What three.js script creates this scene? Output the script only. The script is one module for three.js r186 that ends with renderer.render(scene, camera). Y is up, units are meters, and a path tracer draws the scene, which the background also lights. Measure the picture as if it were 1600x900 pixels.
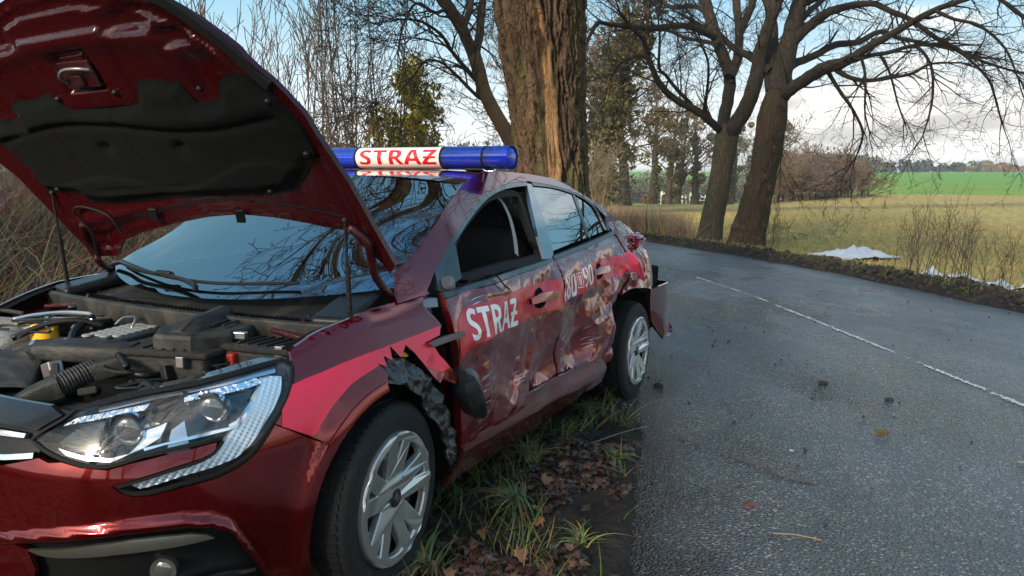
import * as THREE from 'three';
import { ImprovedNoise } from 'three/addons/math/ImprovedNoise.js';
import { mergeGeometries } from 'three/addons/utils/BufferGeometryUtils.js';
import { RoundedBoxGeometry } from 'three/addons/geometries/RoundedBoxGeometry.js';

// ---------------------------------------------------------------- camera, sky, sun, exposure
const scene = new THREE.Scene();
const camera = new THREE.PerspectiveCamera(42.13, 16 / 9, .05, 3000);
camera.position.set(0, 1.4, 0);
camera.rotation.set(-9 * Math.PI / 180, 0, 0);
scene.add(camera);
const renderer = new THREE.WebGLRenderer({ antialias: true });
renderer.toneMapping = THREE.LinearToneMapping;
renderer.toneMappingExposure = 1.62;
renderer.shadowMap.enabled = true;
const perlin = new ImprovedNoise();
const fbm = (x, y, z, n = 4) => { let s = 0, a = .5; for (let i = 0; i < n; i++) { s += a * perlin.noise(x, y, z); x *= 2.03; y *= 2.03; z *= 2.03; a *= .5; } return s; };
const sst = (a, b, x) => { const t = Math.min(1, Math.max(0, (x - a) / (b - a))); return t * t * (3 - 2 * t); };
const lerp = (a, b, t) => a + (b - a) * t;
const sunDir = new THREE.Vector3(-.58, .46, .68).normalize();
{
  const W = 2048, H = 1024, data = new Float32Array(W * H * 4);
  for (let j = 0; j < H; j++) {
    const el = ((j + .5) / H - .5) * Math.PI, y = Math.sin(el), e = el * 180 / Math.PI;
    for (let i = 0; i < W; i++) {
      const az = ((i + .5) / W - .5) * 2 * Math.PI, x = Math.cos(az) * Math.cos(el), z = Math.sin(az) * Math.cos(el);
      const up = Math.max(0, e), b1 = sst(-1, 15, up), b2 = sst(10, 80, up);
      let r = lerp(lerp(.74, .19, b1), .09, b2), g = lerp(lerp(.75, .43, b1), .30, b2), b = lerp(lerp(.73, .58, b1), .62, b2);
      // low bank of soft cloud along the horizon, thicker towards the open field
      const towardField = sst(-.1, .55, x), n = fbm(x * 3.2, y * 15, z * 3.2, 5), n2 = fbm(x * 9 + 7, y * 40, z * 9, 4);
      let c = sst(.1, .5, towardField * 1.15 - up / 9 + n * 1.1) * sst(-2, 1, e);
      const shade = lerp(.46, .86, sst(-.28, .3, n * 1.3 + n2 * 1.2 + (up - 2.6) * .08));
      r = lerp(r, shade * 1.0, c); g = lerp(g, shade * .965, c); b = lerp(b, shade * .91, c);
      // broken streaks of high cloud
      const k = 1 / (y + .22), s = fbm(x * k * 1.1 + z * k * .5 + 3, 2.5, z * k * .35 - x * k * .2, 5), s2 = fbm(x * k * 5, 9.1, z * k * 2.4, 4);
      const ci = sst(.06, .36, s + s2 * .35) * sst(9, 24, e) * .8;
      r = lerp(r, 1.05, ci); g = lerp(g, 1.03, ci); b = lerp(b, 1.0, ci);
      // veil lit by the low sun
      const cs = x * sunDir.x + y * sunDir.y + z * sunDir.z, gl = Math.max(0, cs);
      const veil = .9 * gl ** 6 + 2.2 * gl ** 30 + 5 * gl ** 160, tex = 1 + 1.1 * fbm(x * 5, y * 9, z * 5, 4);
      r += veil * 1.0 * tex; g += veil * .82 * tex; b += veil * .55 * tex;
      if (e < 0) { const d = sst(0, -12, e); r = lerp(r, .12, d); g = lerp(g, .11, d); b = lerp(b, .08, d); }
      const o = (j * W + i) * 4; data[o] = r; data[o + 1] = g; data[o + 2] = b; data[o + 3] = 1;
    }
  }
  const t = new THREE.DataTexture(data, W, H, THREE.RGBAFormat, THREE.FloatType);
  t.mapping = THREE.EquirectangularReflectionMapping; t.magFilter = THREE.LinearFilter; t.needsUpdate = true;
  scene.background = t; scene.environment = t;
}
const sun = new THREE.DirectionalLight(new THREE.Color(1, .88, .74), 3.0);
sun.position.copy(sunDir).multiplyScalar(60); sun.target.position.set(0, 0, -8);
sun.castShadow = true; sun.shadow.radius = 20; sun.shadow.mapSize.set(2048, 2048);
Object.assign(sun.shadow.camera, { left: -30, right: 30, top: 30, bottom: -30, near: 1, far: 160 });
scene.add(sun, sun.target);
scene.fog = new THREE.FogExp2(new THREE.Color(.8, .82, .82), .0008);

// ---------------------------------------------------------------- helpers
function rng(seed) { let s = seed >>> 0; return () => { s = (s + 0x6d2b79f5) | 0; let t = Math.imul(s ^ (s >>> 15), 1 | s); t = (t + Math.imul(t ^ (t >>> 7), 61 | t)) ^ t; return ((t ^ (t >>> 14)) >>> 0) / 4294967296; }; }
const used = {};
function numbered(n) { if (!used[n]) { used[n] = 1; return n; } return n + '_' + String(used[n]++).padStart(3, '0'); }
function tag(o, label, category, group, kind) { o.userData.label = label; if (category) o.userData.category = category; if (group) o.userData.group = group; if (kind) o.userData.kind = kind; return o; }
function mesh(name, geo, mat, parent = scene, top = parent === scene) {
  const m = new THREE.Mesh(geo, mat); m.name = top ? numbered(name) : name; m.castShadow = m.receiveShadow = true; parent.add(m); return m;
}
function thing(name, label, category, group) { const g = new THREE.Group(); g.name = numbered(name); scene.add(g); tag(g, label, category, group); return g; }
const col = (r, g, b) => new THREE.Color().setRGB(r, g, b);
const std = (c, roughness = .6, metalness = 0, extra = {}) => new THREE.MeshPhysicalMaterial({ color: c, roughness, metalness, ...extra });
// a square texture from a function of (u, v) in 0..1 that returns [r, g, b] (linear 0..1) or a number
function tex(n, f, srgb = false, m = n) {
  const d = new Uint8Array(n * m * 4), enc = v => Math.max(0, Math.min(255, 255 * (srgb ? (v <= .0031308 ? 12.92 * v : 1.055 * Math.pow(Math.max(0, v), 1 / 2.4) - .055) : v)));
  for (let j = 0; j < m; j++) for (let i = 0; i < n; i++) { const v = f(i / n, j / m), o = (j * n + i) * 4; if (typeof v === 'number') d[o] = d[o + 1] = d[o + 2] = enc(v); else { d[o] = enc(v[0]); d[o + 1] = enc(v[1]); d[o + 2] = enc(v[2]); } d[o + 3] = 255; }
  const t = new THREE.DataTexture(d, n, m); t.wrapS = t.wrapT = THREE.RepeatWrapping; t.magFilter = THREE.LinearFilter; t.minFilter = THREE.LinearMipmapLinearFilter; t.generateMipmaps = true;
  if (srgb) t.colorSpace = THREE.SRGBColorSpace; t.needsUpdate = true; return t;
}
// noise that tiles over the unit square
function tnoise(u, v, f, seed = 0, n = 4) { const a = u * 2 * Math.PI, b = v * 2 * Math.PI, R = f / (2 * Math.PI); let s = 0, amp = .5, q = R; for (let i = 0; i < n; i++) { s += amp * perlin.noise(Math.cos(a) * q + seed, Math.sin(a) * q + Math.cos(b) * q * .73 + seed * 1.7, Math.sin(b) * q + seed * .3); q *= 2; amp *= .5; } return s; }
function hash2(i, j) { let h = (i * 374761393 + j * 668265263) | 0; h = Math.imul(h ^ (h >>> 13), 1274126177); return ((h ^ (h >>> 16)) >>> 0) / 4294967296; }
function rep(t, x, y = x, ox = 0, oy = 0) { const c = t.clone(); c.repeat.set(x, y); c.offset.set(ox, oy); c.needsUpdate = true; return c; }
class Buf {                                              // collects triangles with positions, optional uv and colours
  constructor() { this.p = []; this.n = []; this.u = []; this.c = []; this.i = []; }
  v(x, y, z, u = 0, w = 0, c) { this.p.push(x, y, z); this.u.push(u, w); if (c) this.c.push(c[0], c[1], c[2]); return this.p.length / 3 - 1; }
  tri(a, b, c) { this.i.push(a, b, c); }
  quad(a, b, c, d) { this.i.push(a, b, c, a, c, d); }
  geo(flat) {
    let g = new THREE.BufferGeometry(); g.setAttribute('position', new THREE.Float32BufferAttribute(this.p, 3)); g.setAttribute('uv', new THREE.Float32BufferAttribute(this.u, 2));
    if (this.c.length) g.setAttribute('color', new THREE.Float32BufferAttribute(this.c, 3));
    g.setIndex(this.i);
    if (this.n.length) g.setAttribute('normal', new THREE.Float32BufferAttribute(this.n, 3)); else { if (flat) g = g.toNonIndexed(); g.computeVertexNormals(); }
    return g;
  }
}
const V = (x, y, z) => new THREE.Vector3(x, y, z);
// tapered tube through points [x, y, z, r]; sides, caps optional
const _a = V(), _b = V(), _t = V(), _n = V(), _m = V();
function tubeInto(B, pts, sides = 5, vScale = 1, colour, cap = false, uScale = 1, bump) {
  let prev = null, len = 0; const ref = V(.31, .22, .92);
  for (let i = 0; i < pts.length; i++) {
    const p = pts[i], a = pts[Math.max(0, i - 1)], b = pts[Math.min(pts.length - 1, i + 1)];
    _t.set(b[0] - a[0], b[1] - a[1], b[2] - a[2]).normalize();
    if (i === 0) { _n.crossVectors(_t, Math.abs(_t.dot(ref)) > .9 ? _m.set(1, 0, 0) : ref).normalize(); } else { _n.addScaledVector(_t, -_n.dot(_t)).normalize(); len += Math.hypot(p[0] - pts[i - 1][0], p[1] - pts[i - 1][1], p[2] - pts[i - 1][2]); }
    _b.crossVectors(_t, _n); const row = [];
    for (let k = 0; k <= sides; k++) { const an = k / sides * 2 * Math.PI, c = Math.cos(an), s = Math.sin(an), r = p[3] * (bump ? bump(i, k % sides, an) : 1);
      row.push(B.v(p[0] + (_n.x * c + _b.x * s) * r, p[1] + (_n.y * c + _b.y * s) * r, p[2] + (_n.z * c + _b.z * s) * r, k / sides * uScale, len * vScale, colour)); }
    if (prev) for (let k = 0; k < sides; k++) B.quad(prev[k], prev[k + 1], row[k + 1], row[k]);
    if (cap && (i === 0 || i === pts.length - 1)) { const c = B.v(p[0], p[1], p[2], 0, len, colour); for (let k = 0; k < sides; k++) i === 0 ? B.tri(c, row[k + 1], row[k]) : B.tri(c, row[k], row[k + 1]); }
    prev = row;
  }
}
function smooth(pts, per = 4) {                           // Catmull-Rom through points of any dimension
  const out = [], n = pts.length, d = pts[0].length;
  for (let i = 0; i < n - 1; i++) for (let k = 0; k < per; k++) {
    const t = k / per, a = pts[Math.max(0, i - 1)], b = pts[i], c = pts[i + 1], e = pts[Math.min(n - 1, i + 2)], q = [];
    for (let m = 0; m < d; m++) q.push(.5 * (2 * b[m] + (c[m] - a[m]) * t + (2 * a[m] - 5 * b[m] + 4 * c[m] - e[m]) * t * t + (3 * b[m] - a[m] - 3 * c[m] + e[m]) * t * t * t));
    out.push(q);
  }
  out.push(pts[n - 1].slice()); return out;
}
function tube(pts, sides = 8, per = 4, cap = true) { const B = new Buf(); tubeInto(B, smooth(pts, per), sides, 1, null, cap); return B.geo(); }
// ---------------------------------------------------------------- land, road
function roadY(z) { const d = -z; if (d < 8) return .006 - .0366 * (d - 2.73); const t = Math.min(10, d - 8); return -.187 - .0366 * (t - t * t / 20); }
const pick = (t, d) => { if (d <= t[0][0]) return t[0][1]; for (let i = 1; i < t.length; i++) if (d <= t[i][0]) { const k = (d - t[i - 1][0]) / (t[i][0] - t[i - 1][0]); return lerp(t[i - 1][1], t[i][1], k); } return t[t.length - 1][1]; };
const LEFT = smooth([[-8, .1], [0, .2], [2.6, .46], [3.75, .66], [5, .76], [7, .86], [10, .88], [12.5, .7], [15.5, .05], [19, -1.6], [24, -5.2], [32, -12], [46, -26]], 6);
const RIGHT = smooth([[-8, 5.7], [0, 5.75], [4, 5.8], [8.4, 5.78], [12, 5.45], [15, 4.75], [18.6, 3.35], [22, 1.3], [27, -2.6], [35, -10], [48, -22]], 6);
const xl = z => pick(LEFT, -z) + .05 * perlin.noise(z * 1.3, .5, 3) + .025 * perlin.noise(z * 5, 1.5, 3), xr = z => pick(RIGHT, -z) + .08 * perlin.noise(z * .9, 7.5, 3);
function hillY(x, z) {                                    // the far fields: level, then a long rise to a crest
  const d = Math.hypot(x * .75, z), b = z < 0 ? x / -z : 9, hollow = sst(.04, .1, b) * sst(.4, .3, b); return 1.17 * sst(62, 235, d) - 4 * sst(240, 480, d) - 4.3 * hollow * sst(30, 135, d) * sst(260, 150, d);
}
function landY(x, z) {
  const d = -z, base = roadY(z), l = d < 46 ? xl(z) : -1e3, r = d < 46 ? xr(z) : -1e3, n1 = fbm(x * .7, 3.1, z * .7, 3), n2 = fbm(x * 6, 8.1, z * 6, 3), n3 = fbm(x * 26, 5.1, z * 26, 2);
  if (d < 46 && x > l && x < r) { const e = Math.min(x - l, r - x); return base - .05 * sst(0, .12, e) - .004; }
  if (d < 46 && x <= l) {
    const t = l - x; let y = base + .012 - .05 * sst(.05, .5, t) + (n2 * .09 + n3 * .035) * sst(0, .25, t);
    y += 1.05 * sst(3.3, 7.5, t + n1 * .8) * sst(30, 12, d) + n1 * .12 * sst(1, 4, t);
    return y + hillY(x, z);
  }
  const t = Math.max(0, x - r), berm = .12 * sst(0, .22, t) * (1 - sst(.45, 1.15, t)) * (1 + 1.1 * n2 + .5 * n1);
  return base + (d < 46 ? berm + n2 * .03 * sst(0, .3, t) : 0) - .1 * sst(.7, 3, t) + n1 * .1 * sst(2, 8, t) + hillY(x, z);
}
{
  const axis = (fine0, fine1, step, lo, hi, g) => { const a = []; for (let v = fine0; v <= fine1 + 1e-6; v += step) a.push(v); let s = step, v = fine1; while (v < hi) { s *= g; v += s; a.push(v); } s = step; v = fine0; while (v > lo) { s *= g; v -= s; a.unshift(v); } return a; };
  const xs = axis(-1.4, 1.3, .022, -900, 900, 1.055), zs = axis(1.1, 6.2, .026, -60, 1200, 1.035);
  const B = new Buf(), cm = [0, 0, 0];
  for (const d of zs) for (const x of xs) {
    const z = -d, y = landY(x, z), l = d < 46 ? xl(z) : -1e3, r = d < 46 ? xr(z) : -1e3;
    const n = fbm(x * .5, 2, z * .5, 3), m = fbm(x * 3, 4, z * 3, 3), f = fbm(x * .06, 6, z * .11, 4);
    let c;
    if (d < 46 && x < r + .1) {
      const t = l - x, mud = [.020, .0155, .0115], turf = [.036, .029, .016], k = sst(1.2, 3.6, t + n * 1.5 + m);
      c = mud.map((v, i) => lerp(v, turf[i], k) * (1 + .9 * m));
    } else {
      const t = d < 46 ? x - r : 9, dist = Math.hypot(x * .75, z), mud = [.026, .018, .012];
      const dry = [.46, .325, .105], green = [.33, .30, .07], k = sst(-.18, .25, n * .7 + f * 1.2 + m * .3);
      c = dry.map((v, i) => lerp(v, green[i], k * .3));
      const track = Math.exp(-(((z + 33 + x * .28 + 2.2 * n) / 1.6) ** 2)) * .55; c = c.map((v, i) => lerp(v, [.075, .05, .022][i], track));
      const crop = sst(60, 63, dist + n * .8); c = c.map((v, i) => lerp(v, [.13 + .07 * sst(150, 70, dist), .32 + .06 * f, .035][i], crop));
      c = c.map((v, i) => lerp(mud[i] * (1 + m), v, sst(.35, 1.15, t + m * .8)));
      c = c.map(v => v * (1 + .35 * m));
    }
    B.v(x, y, z, x, z, c);
  }
  const nx = xs.length; for (let j = 0; j < zs.length - 1; j++) for (let i = 0; i < nx - 1; i++) { const a = j * nx + i; B.quad(a, a + 1, a + nx + 1, a + nx); }
  const gt = tex(512, (u, v) => { const q = .62 + tnoise(u, v, 9, 1, 5) * .7 + .25 * (hash2(u * 512 | 0, v * 512 | 0) - .5); return [q, q, q]; }, true);
  const gb = tex(512, (u, v) => .5 + tnoise(u, v, 14, 5, 6) * .9);
  const m = std(col(1.25, 1.25, 1.25), .92, 0, { vertexColors: true, map: rep(gt, .7), bumpMap: rep(gb, .9), bumpScale: .05, specularIntensity: .5 });
  tag(mesh('ground', B.geo(), m), 'brown and green land with dark mud beside the road', null, null, 'structure');
}
{
  // asphalt: one sheet between the two edges; uv in metres, uv1 over the whole sheet for the wet places
  const B = new Buf(), u1 = [], NZ = 260, NX = 90, zAt = k => -(-8 + 54 * Math.pow(k / NZ, 1.25));
  for (let j = 0; j <= NZ; j++) { const z = zAt(j), a = xl(z) - .03, b = xr(z) + .05; for (let i = 0; i <= NX; i++) { const k = i / NX, x = lerp(a, b, k), crown = .035 * (1 - (2 * k - 1) ** 2), rut = -.012 * (Math.exp(-(((k - .24) / .07) ** 2)) + Math.exp(-(((k - .76) / .07) ** 2)));
    const edge = -.012 * (1 - sst(0, .03, k)) - .012 * (1 - sst(0, .03, 1 - k)); const dirt = Math.max(sst(.42, .02, x - xl(z) + .5 * fbm(x * 2.5, 6, z * 2.5, 3)), sst(.5, .02, xr(z) - x + .5 * fbm(x * 2, 6, z * 2, 3))), tone = 1 + .9 * fbm(x * 1.3, 3, z * .3, 4) - .12 * Math.exp(-(((k - .27) / .08) ** 2)); B.v(x, roadY(z) + .006 + crown * .6 + rut + edge + .004 * fbm(x * 1.4, 1, z * 1.4, 3), z, x, z, [.42, .3, .2].map(q => lerp(1, q, dirt) * tone)); u1.push(k, j / NZ); } }
  const w = NX + 1; for (let j = 0; j < NZ; j++) for (let i = 0; i < NX; i++) { const a = j * w + i; B.quad(a, a + 1, a + w + 1, a + w); }
  const g = B.geo(); g.setAttribute('uv1', new THREE.Float32BufferAttribute(u1, 2));
  // worley-like stones
  const N = 104, cells = (u, v, n) => { const x = u * n, y = v * n, i = Math.floor(x), j = Math.floor(y); let d1 = 9, id = 0; for (let a = -1; a <= 1; a++) for (let b = -1; b <= 1; b++) { const p = ((i + a) % n + n) % n, q = ((j + b) % n + n) % n, h = hash2(p + 11, q + 7), k = hash2(p + 91, q + 47), dx = i + a + h - x, dy = j + b + k - y, dd = dx * dx + dy * dy; if (dd < d1) { d1 = dd; id = hash2(p, q); } } return [Math.sqrt(d1), id]; };
  const hgt = tex(1024, (u, v) => { const [d, id] = cells(u, v, N); return .35 + .5 * id * Math.max(0, 1 - d * 1.25) + .2 * tnoise(u, v, 20, 3, 4); });
  const alb = tex(1024, (u, v) => { const [d, id] = cells(u, v, N), [, id2] = cells(u, v, 61); const s = id > .93 ? 3.2 : id > .78 ? 1.8 : .6 + .5 * id, t = s * (1 - sst(.35, .7, d) * .4) * (1 + .5 * tnoise(u, v, 6, 9, 4)) * (.93 + .14 * id2); return [.074 * t, .077 * t, .080 * t]; }, true);
  const wet = tex(512, (u, v) => {
    const d = -8 + 54 * Math.pow(v, 1.25), x = u * 5.2, n = fbm(x * .8, d * .25, 1, 4), n2 = fbm(x * 4, d * 1.3, 4, 4);
    let r = .3 + .12 * sst(5, 10, d) + .22 * n + .16 * n2;
    const puddle = sst(.02, .16, fbm(x * 1.1 + 3, d * .55, 8, 4) + .35 * Math.exp(-(((d - 9.5) / 2.6) ** 2)) * Math.exp(-(((x - 1.5) / 1.4) ** 2)) - .12) ;
    r = lerp(r, .12, puddle * .85); r -= .09 * Math.exp(-(((u - .06) / .06) ** 2));
    return [r, r, r];
  }, false, 1024);
  wet.channel = 1; wet.wrapS = wet.wrapT = THREE.ClampToEdgeWrapping;
  const m = std(col(1, 1, 1), 1, 0, { map: rep(alb, .8), bumpMap: rep(hgt, .8), bumpScale: .022, roughnessMap: wet, specularIntensity: 1, ior: 1.65, vertexColors: true });
  tag(mesh('road', g, m), 'wet dark asphalt country road curving left', null, null, 'structure');
  // worn centre line: ragged flakes of paint
  const L = new Buf(), R = rng(5), cx = d => pick([[2, 3.18], [4.6, 3.13], [7, 3.14], [9.5, 3.12], [12, 2.85], [15, 2.15]], d), top = (x, z) => { const a = xl(z) - .03, b = xr(z) + .05, k = (x - a) / (b - a); return roadY(z) + .0105 + .021 * (1 - (2 * k - 1) ** 2) - .012 * (Math.exp(-(((k - .24) / .07) ** 2)) + Math.exp(-(((k - .76) / .07) ** 2))) + .004 * fbm(x * 1.4, 1, z * 1.4, 3); };
  for (let d = 2; d < 11.6; d += .009) {
    const keep = sst(-.2, .25, 1.5 * fbm(d * 1.1, 3, 1, 4) + (d < 8.4 ? .24 : -.04)), wide = .024 + .012 * fbm(d * .8, 5, 1, 3) + (d > 7.5 ? .02 * sst(0, .3, fbm(d * 2.2, 9, 1, 3)) : 0);
    for (let q = 0; q < 3; q++) {
      if (R() > .06 + .5 * keep) continue;
      const w0 = .005 + R() * .011, off = .035 * fbm(d * .5, 7, 2, 2) + (R() + R() - 1) * wide, n = 6, c = [cx(d) + off, d + R() * .01], ids = [], dl = .006 + R() * .018, lift = R() * .0012;
      for (let k = 0; k < n; k++) { const an = k / n * 6.283, rr = .5 + R() * .7, x = c[0] + Math.cos(an) * w0 * rr, z = -(c[1] + Math.sin(an) * dl * rr); ids.push(L.v(x, top(x, z) + lift, z)); }
      for (let k = 1; k < n - 1; k++) L.tri(ids[0], ids[k], ids[k + 1]);
    }
  }
  tag(mesh('road_marking', L.geo(), std(col(.55, .56, .55), .55)), 'worn broken white line along the middle of the road', null, null, 'structure');
}
const LIME_TRUNK = [[5.07, -0.58, -19.4, 0.399], [5.14, -0.26, -19.4, 0.316], [5.19, 0.17, -19.4, 0.282], [5.28, 0.67, -19.4, 0.274], [5.38, 1.48, -19.4, 0.266], [5.46, 2.2, -19.4, 0.282], [5.51, 2.52, -19.4, 0.266]];
const LIME_LIMBS = [
  [[5.39, 2.35, -19.4, 0.183], [5.39, 2.61, -19.5, 0.159], [5.52, 3.25, -19.6, 0.151], [5.55, 3.79, -19.7, 0.152], [5.31, 4.46, -19.8, 0.144], [5.1, 5.08, -19.9, 0.145], [4.93, 5.68, -20, 0.137], [4.73, 6.63, -20.1, 0.12], [4.62, 7.88, -20.2, 0.086]],
  [[5.46, 3.67, -19.4, 0.133], [5.79, 4.21, -19.9, 0.128], [5.95, 4.96, -20.4, 0.105], [5.98, 5.87, -20.9, 0.107], [6.01, 7.13, -21.4, 0.082]],
  [[5.94, 4.8, -20.4, 0.087], [6.09, 5.33, -20.23, 0.104], [6.18, 5.69, -20.07, 0.094], [6.29, 6.58, -19.9, 0.068]],
  [[5.54, 2.32, -19.4, 0.216], [5.57, 2.43, -19.21, 0.206], [5.83, 2.97, -19.02, 0.195], [5.98, 3.68, -18.84, 0.185], [6, 4.29, -18.65, 0.16], [6.09, 4.81, -18.46, 0.142], [6.2, 5.31, -18.27, 0.133], [6.37, 6.25, -18.09, 0.108], [6.31, 7.28, -17.9, 0.077]],
  [[5.31, 2.36, -19.4, 0.1], [5.04, 2.51, -19.09, 0.098], [4.58, 2.79, -18.77, 0.096], [3.92, 3.07, -18.46, 0.082], [3.47, 3.41, -18.15, 0.075], [3.17, 3.88, -17.84, 0.064], [2.96, 4.29, -17.52, 0.054], [2.69, 4.45, -17.21, 0.044], [2.35, 4.75, -16.9, 0.029]],
  [[3.05, 3.9, -17.4, 0.039], [2.68, 3.86, -17.07, 0.035], [2.31, 3.63, -16.73, 0.029], [2.14, 3.39, -16.4, 0.021]],
  [[4.41, 3, -18.9, 0.052], [4.01, 3.32, -18.7, 0.045], [3.68, 3.64, -18.5, 0.041], [3.48, 3.79, -18.3, 0.038], [3.44, 4.42, -18.1, 0.028], [3.35, 4.81, -17.9, 0.018]],
  [[5.06, 4.66, -19.4, 0.091], [4.5, 4.76, -18.9, 0.081], [4, 4.76, -18.4, 0.076], [3.24, 4.61, -17.9, 0.07], [2.67, 4.55, -17.4, 0.066], [2.04, 4.52, -16.9, 0.046], [1.78, 4.44, -16.4, 0.037], [1.53, 3.96, -15.9, 0.03], [1.36, 3.48, -15.4, 0.02]],
  [[5.55, 4.61, -20.4, 0.07], [5.23, 4.77, -20.8, 0.057], [4.71, 4.95, -21.2, 0.047], [4.26, 5.22, -21.6, 0.044], [3.71, 5.24, -22, 0.038], [3.23, 5.13, -22.4, 0.027]],
  [[4.92, 2.71, -19.1, 0.049], [4.71, 2.89, -18.67, 0.038], [4.64, 3.42, -18.25, 0.034], [4.51, 3.87, -17.82, 0.027], [4.23, 4.16, -17.4, 0.018]],
  [[5.06, 5.27, -19.9, 0.068], [4.78, 5.63, -20.52, 0.063], [4.33, 5.74, -21.15, 0.058], [4.09, 6.06, -21.77, 0.048], [3.65, 6.54, -22.4, 0.038]]];
const MAPLE_TRUNK = [[5.73, -0.58, -18.4, 0.536], [5.78, -0.36, -18.4, 0.441], [5.85, 0.05, -18.4, 0.378], [5.93, 0.39, -18.4, 0.347], [6.08, 1.17, -18.4, 0.315], [6.18, 1.94, -18.4, 0.315], [6.26, 2.69, -18.4, 0.323], [6.34, 3.26, -18.4, 0.315]];
const MAPLE_LIMBS = [
  [[6.34, 3.22, -18.4, 0.268], [6.53, 3.97, -18.54, 0.238], [6.75, 4.81, -18.68, 0.208], [6.92, 5.42, -18.82, 0.177], [7.1, 6.33, -18.96, 0.146], [7.2, 7.53, -19.1, 0.098]],
  [[6.28, 2.99, -18.4, 0.189], [6.31, 3.75, -18.8, 0.161], [6.43, 4.6, -19.2, 0.148], [6.48, 5.28, -19.6, 0.126], [6.44, 5.99, -20, 0.12], [6.26, 7.18, -20.4, 0.087]],
  [[6.24, 3.73, -18.6, 0.111], [5.97, 4.15, -19.26, 0.099], [5.7, 4.48, -19.92, 0.085], [5.42, 4.96, -20.58, 0.07], [5.14, 5.28, -21.24, 0.055], [4.66, 5.74, -21.9, 0.037]],
  [[6.47, 3.14, -18.4, 0.189], [6.51, 3.25, -18, 0.146], [6.79, 3.49, -17.6, 0.143], [6.98, 3.64, -17.2, 0.147], [7.23, 3.71, -16.8, 0.115], [7.51, 3.94, -16.4, 0.084], [7.77, 4.13, -16, 0.074], [8, 4.31, -15.6, 0.067], [8.24, 4.47, -15.2, 0.057], [8.46, 4.54, -14.8, 0.048], [8.81, 4.64, -14.4, 0.037]],
  [[6.5, 3.7, -18.4, 0.126], [6.81, 3.92, -18.71, 0.104], [7.42, 4.16, -19.02, 0.09], [8.05, 4.47, -19.34, 0.086], [8.74, 4.58, -19.65, 0.077], [9.44, 4.89, -19.96, 0.062], [10.1, 4.78, -20.27, 0.056], [10.85, 4.73, -20.59, 0.046], [11.9, 4.58, -20.9, 0.032]],
  [[6.69, 4.29, -18.7, 0.144], [6.81, 4.53, -18.52, 0.127], [7.15, 4.86, -18.34, 0.116], [7.51, 5.07, -18.16, 0.093], [8.23, 5.17, -17.98, 0.071], [8.6, 4.97, -17.8, 0.061], [9.03, 4.73, -17.62, 0.054], [9.4, 4.38, -17.44, 0.051], [9.78, 4.11, -17.26, 0.044], [10.24, 3.81, -17.08, 0.035], [10.92, 3.54, -16.9, 0.022]],
  [[7.11, 3.62, -17.1, 0.066], [7.36, 3.36, -16.73, 0.049], [7.64, 3.27, -16.37, 0.042], [7.9, 3.29, -16, 0.036], [8.1, 3.32, -15.63, 0.032], [8.27, 3.46, -15.27, 0.024], [8.63, 3.43, -14.9, 0.017]],
  [[7.11, 3.61, -17.4, 0.06], [7.16, 3.42, -17.27, 0.047], [7.35, 3.06, -17.13, 0.041], [7.52, 2.77, -17, 0.035], [7.74, 2.28, -16.87, 0.029], [7.67, 1.96, -16.73, 0.024], [7.51, 1.64, -16.6, 0.017]],
  [[7.21, 3.68, -16.4, 0.063], [7.73, 3.83, -16.7, 0.049], [8.28, 3.94, -17, 0.047], [8.91, 4.12, -17.3, 0.044], [9.79, 4.19, -17.6, 0.039], [10.53, 4, -17.9, 0.034], [11.43, 3.97, -18.2, 0.023]],
  [[8.78, 4.06, -16.9, 0.041], [8.9, 3.85, -16.7, 0.034], [8.98, 3.47, -16.5, 0.031], [8.92, 2.88, -16.3, 0.025], [8.76, 2.46, -16.1, 0.019], [8.57, 2.1, -15.9, 0.014]],
  [[9.47, 3.87, -16.4, 0.037], [9.47, 3.57, -15.9, 0.03], [9.52, 3.17, -15.4, 0.026], [9.38, 2.75, -14.9, 0.02], [9.22, 2.29, -14.4, 0.014]],
  [[7.4, 3.72, -16.4, 0.034], [7.37, 3.45, -16.15, 0.03], [7.3, 3.1, -15.9, 0.027], [7.21, 2.56, -15.65, 0.019], [7.21, 2.17, -15.4, 0.013]],
  [[7.86, 3.74, -16.4, 0.028], [7.97, 3.33, -16.23, 0.024], [8.07, 2.79, -16.07, 0.019], [8.15, 2.39, -15.9, 0.014]],
  [[6.88, 5.29, -18.9, 0.097], [7.19, 5.38, -17.98, 0.077], [7.5, 5.45, -17.07, 0.067], [8.14, 5.35, -16.15, 0.055], [8.68, 5.01, -15.23, 0.044], [9.13, 4.35, -14.32, 0.032], [9.16, 3.63, -13.4, 0.023]],
  [[6.73, 4.66, -18.7, 0.08], [7.42, 5.28, -19.6, 0.074], [8.2, 5.85, -20.5, 0.07], [9.22, 6.64, -21.4, 0.055]],
  [[6.23, 2.88, -18, 0.034], [6.41, 2.78, -17.93, 0.031], [6.37, 2.36, -17.85, 0.026], [6.31, 1.92, -17.77, 0.02], [6.27, 1.44, -17.7, 0.012]],
  [[8.1, 4.42, -15, 0.039], [8.26, 4.18, -14.6, 0.032], [8.51, 3.99, -14.2, 0.027], [8.76, 3.54, -13.8, 0.021], [8.78, 2.99, -13.4, 0.015]]];
const LEAN_TRUNK = [[0.48, 0.66, -13.5, 0.277], [0.3, 1.23, -13.57, 0.198], [0.07, 1.71, -13.64, 0.14], [-0.12, 2.08, -13.71, 0.129], [-0.35, 2.48, -13.79, 0.124], [-0.5, 2.8, -13.86, 0.119], [-0.6, 3.17, -13.93, 0.119], [-0.69, 3.46, -14, 0.12]];
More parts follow.
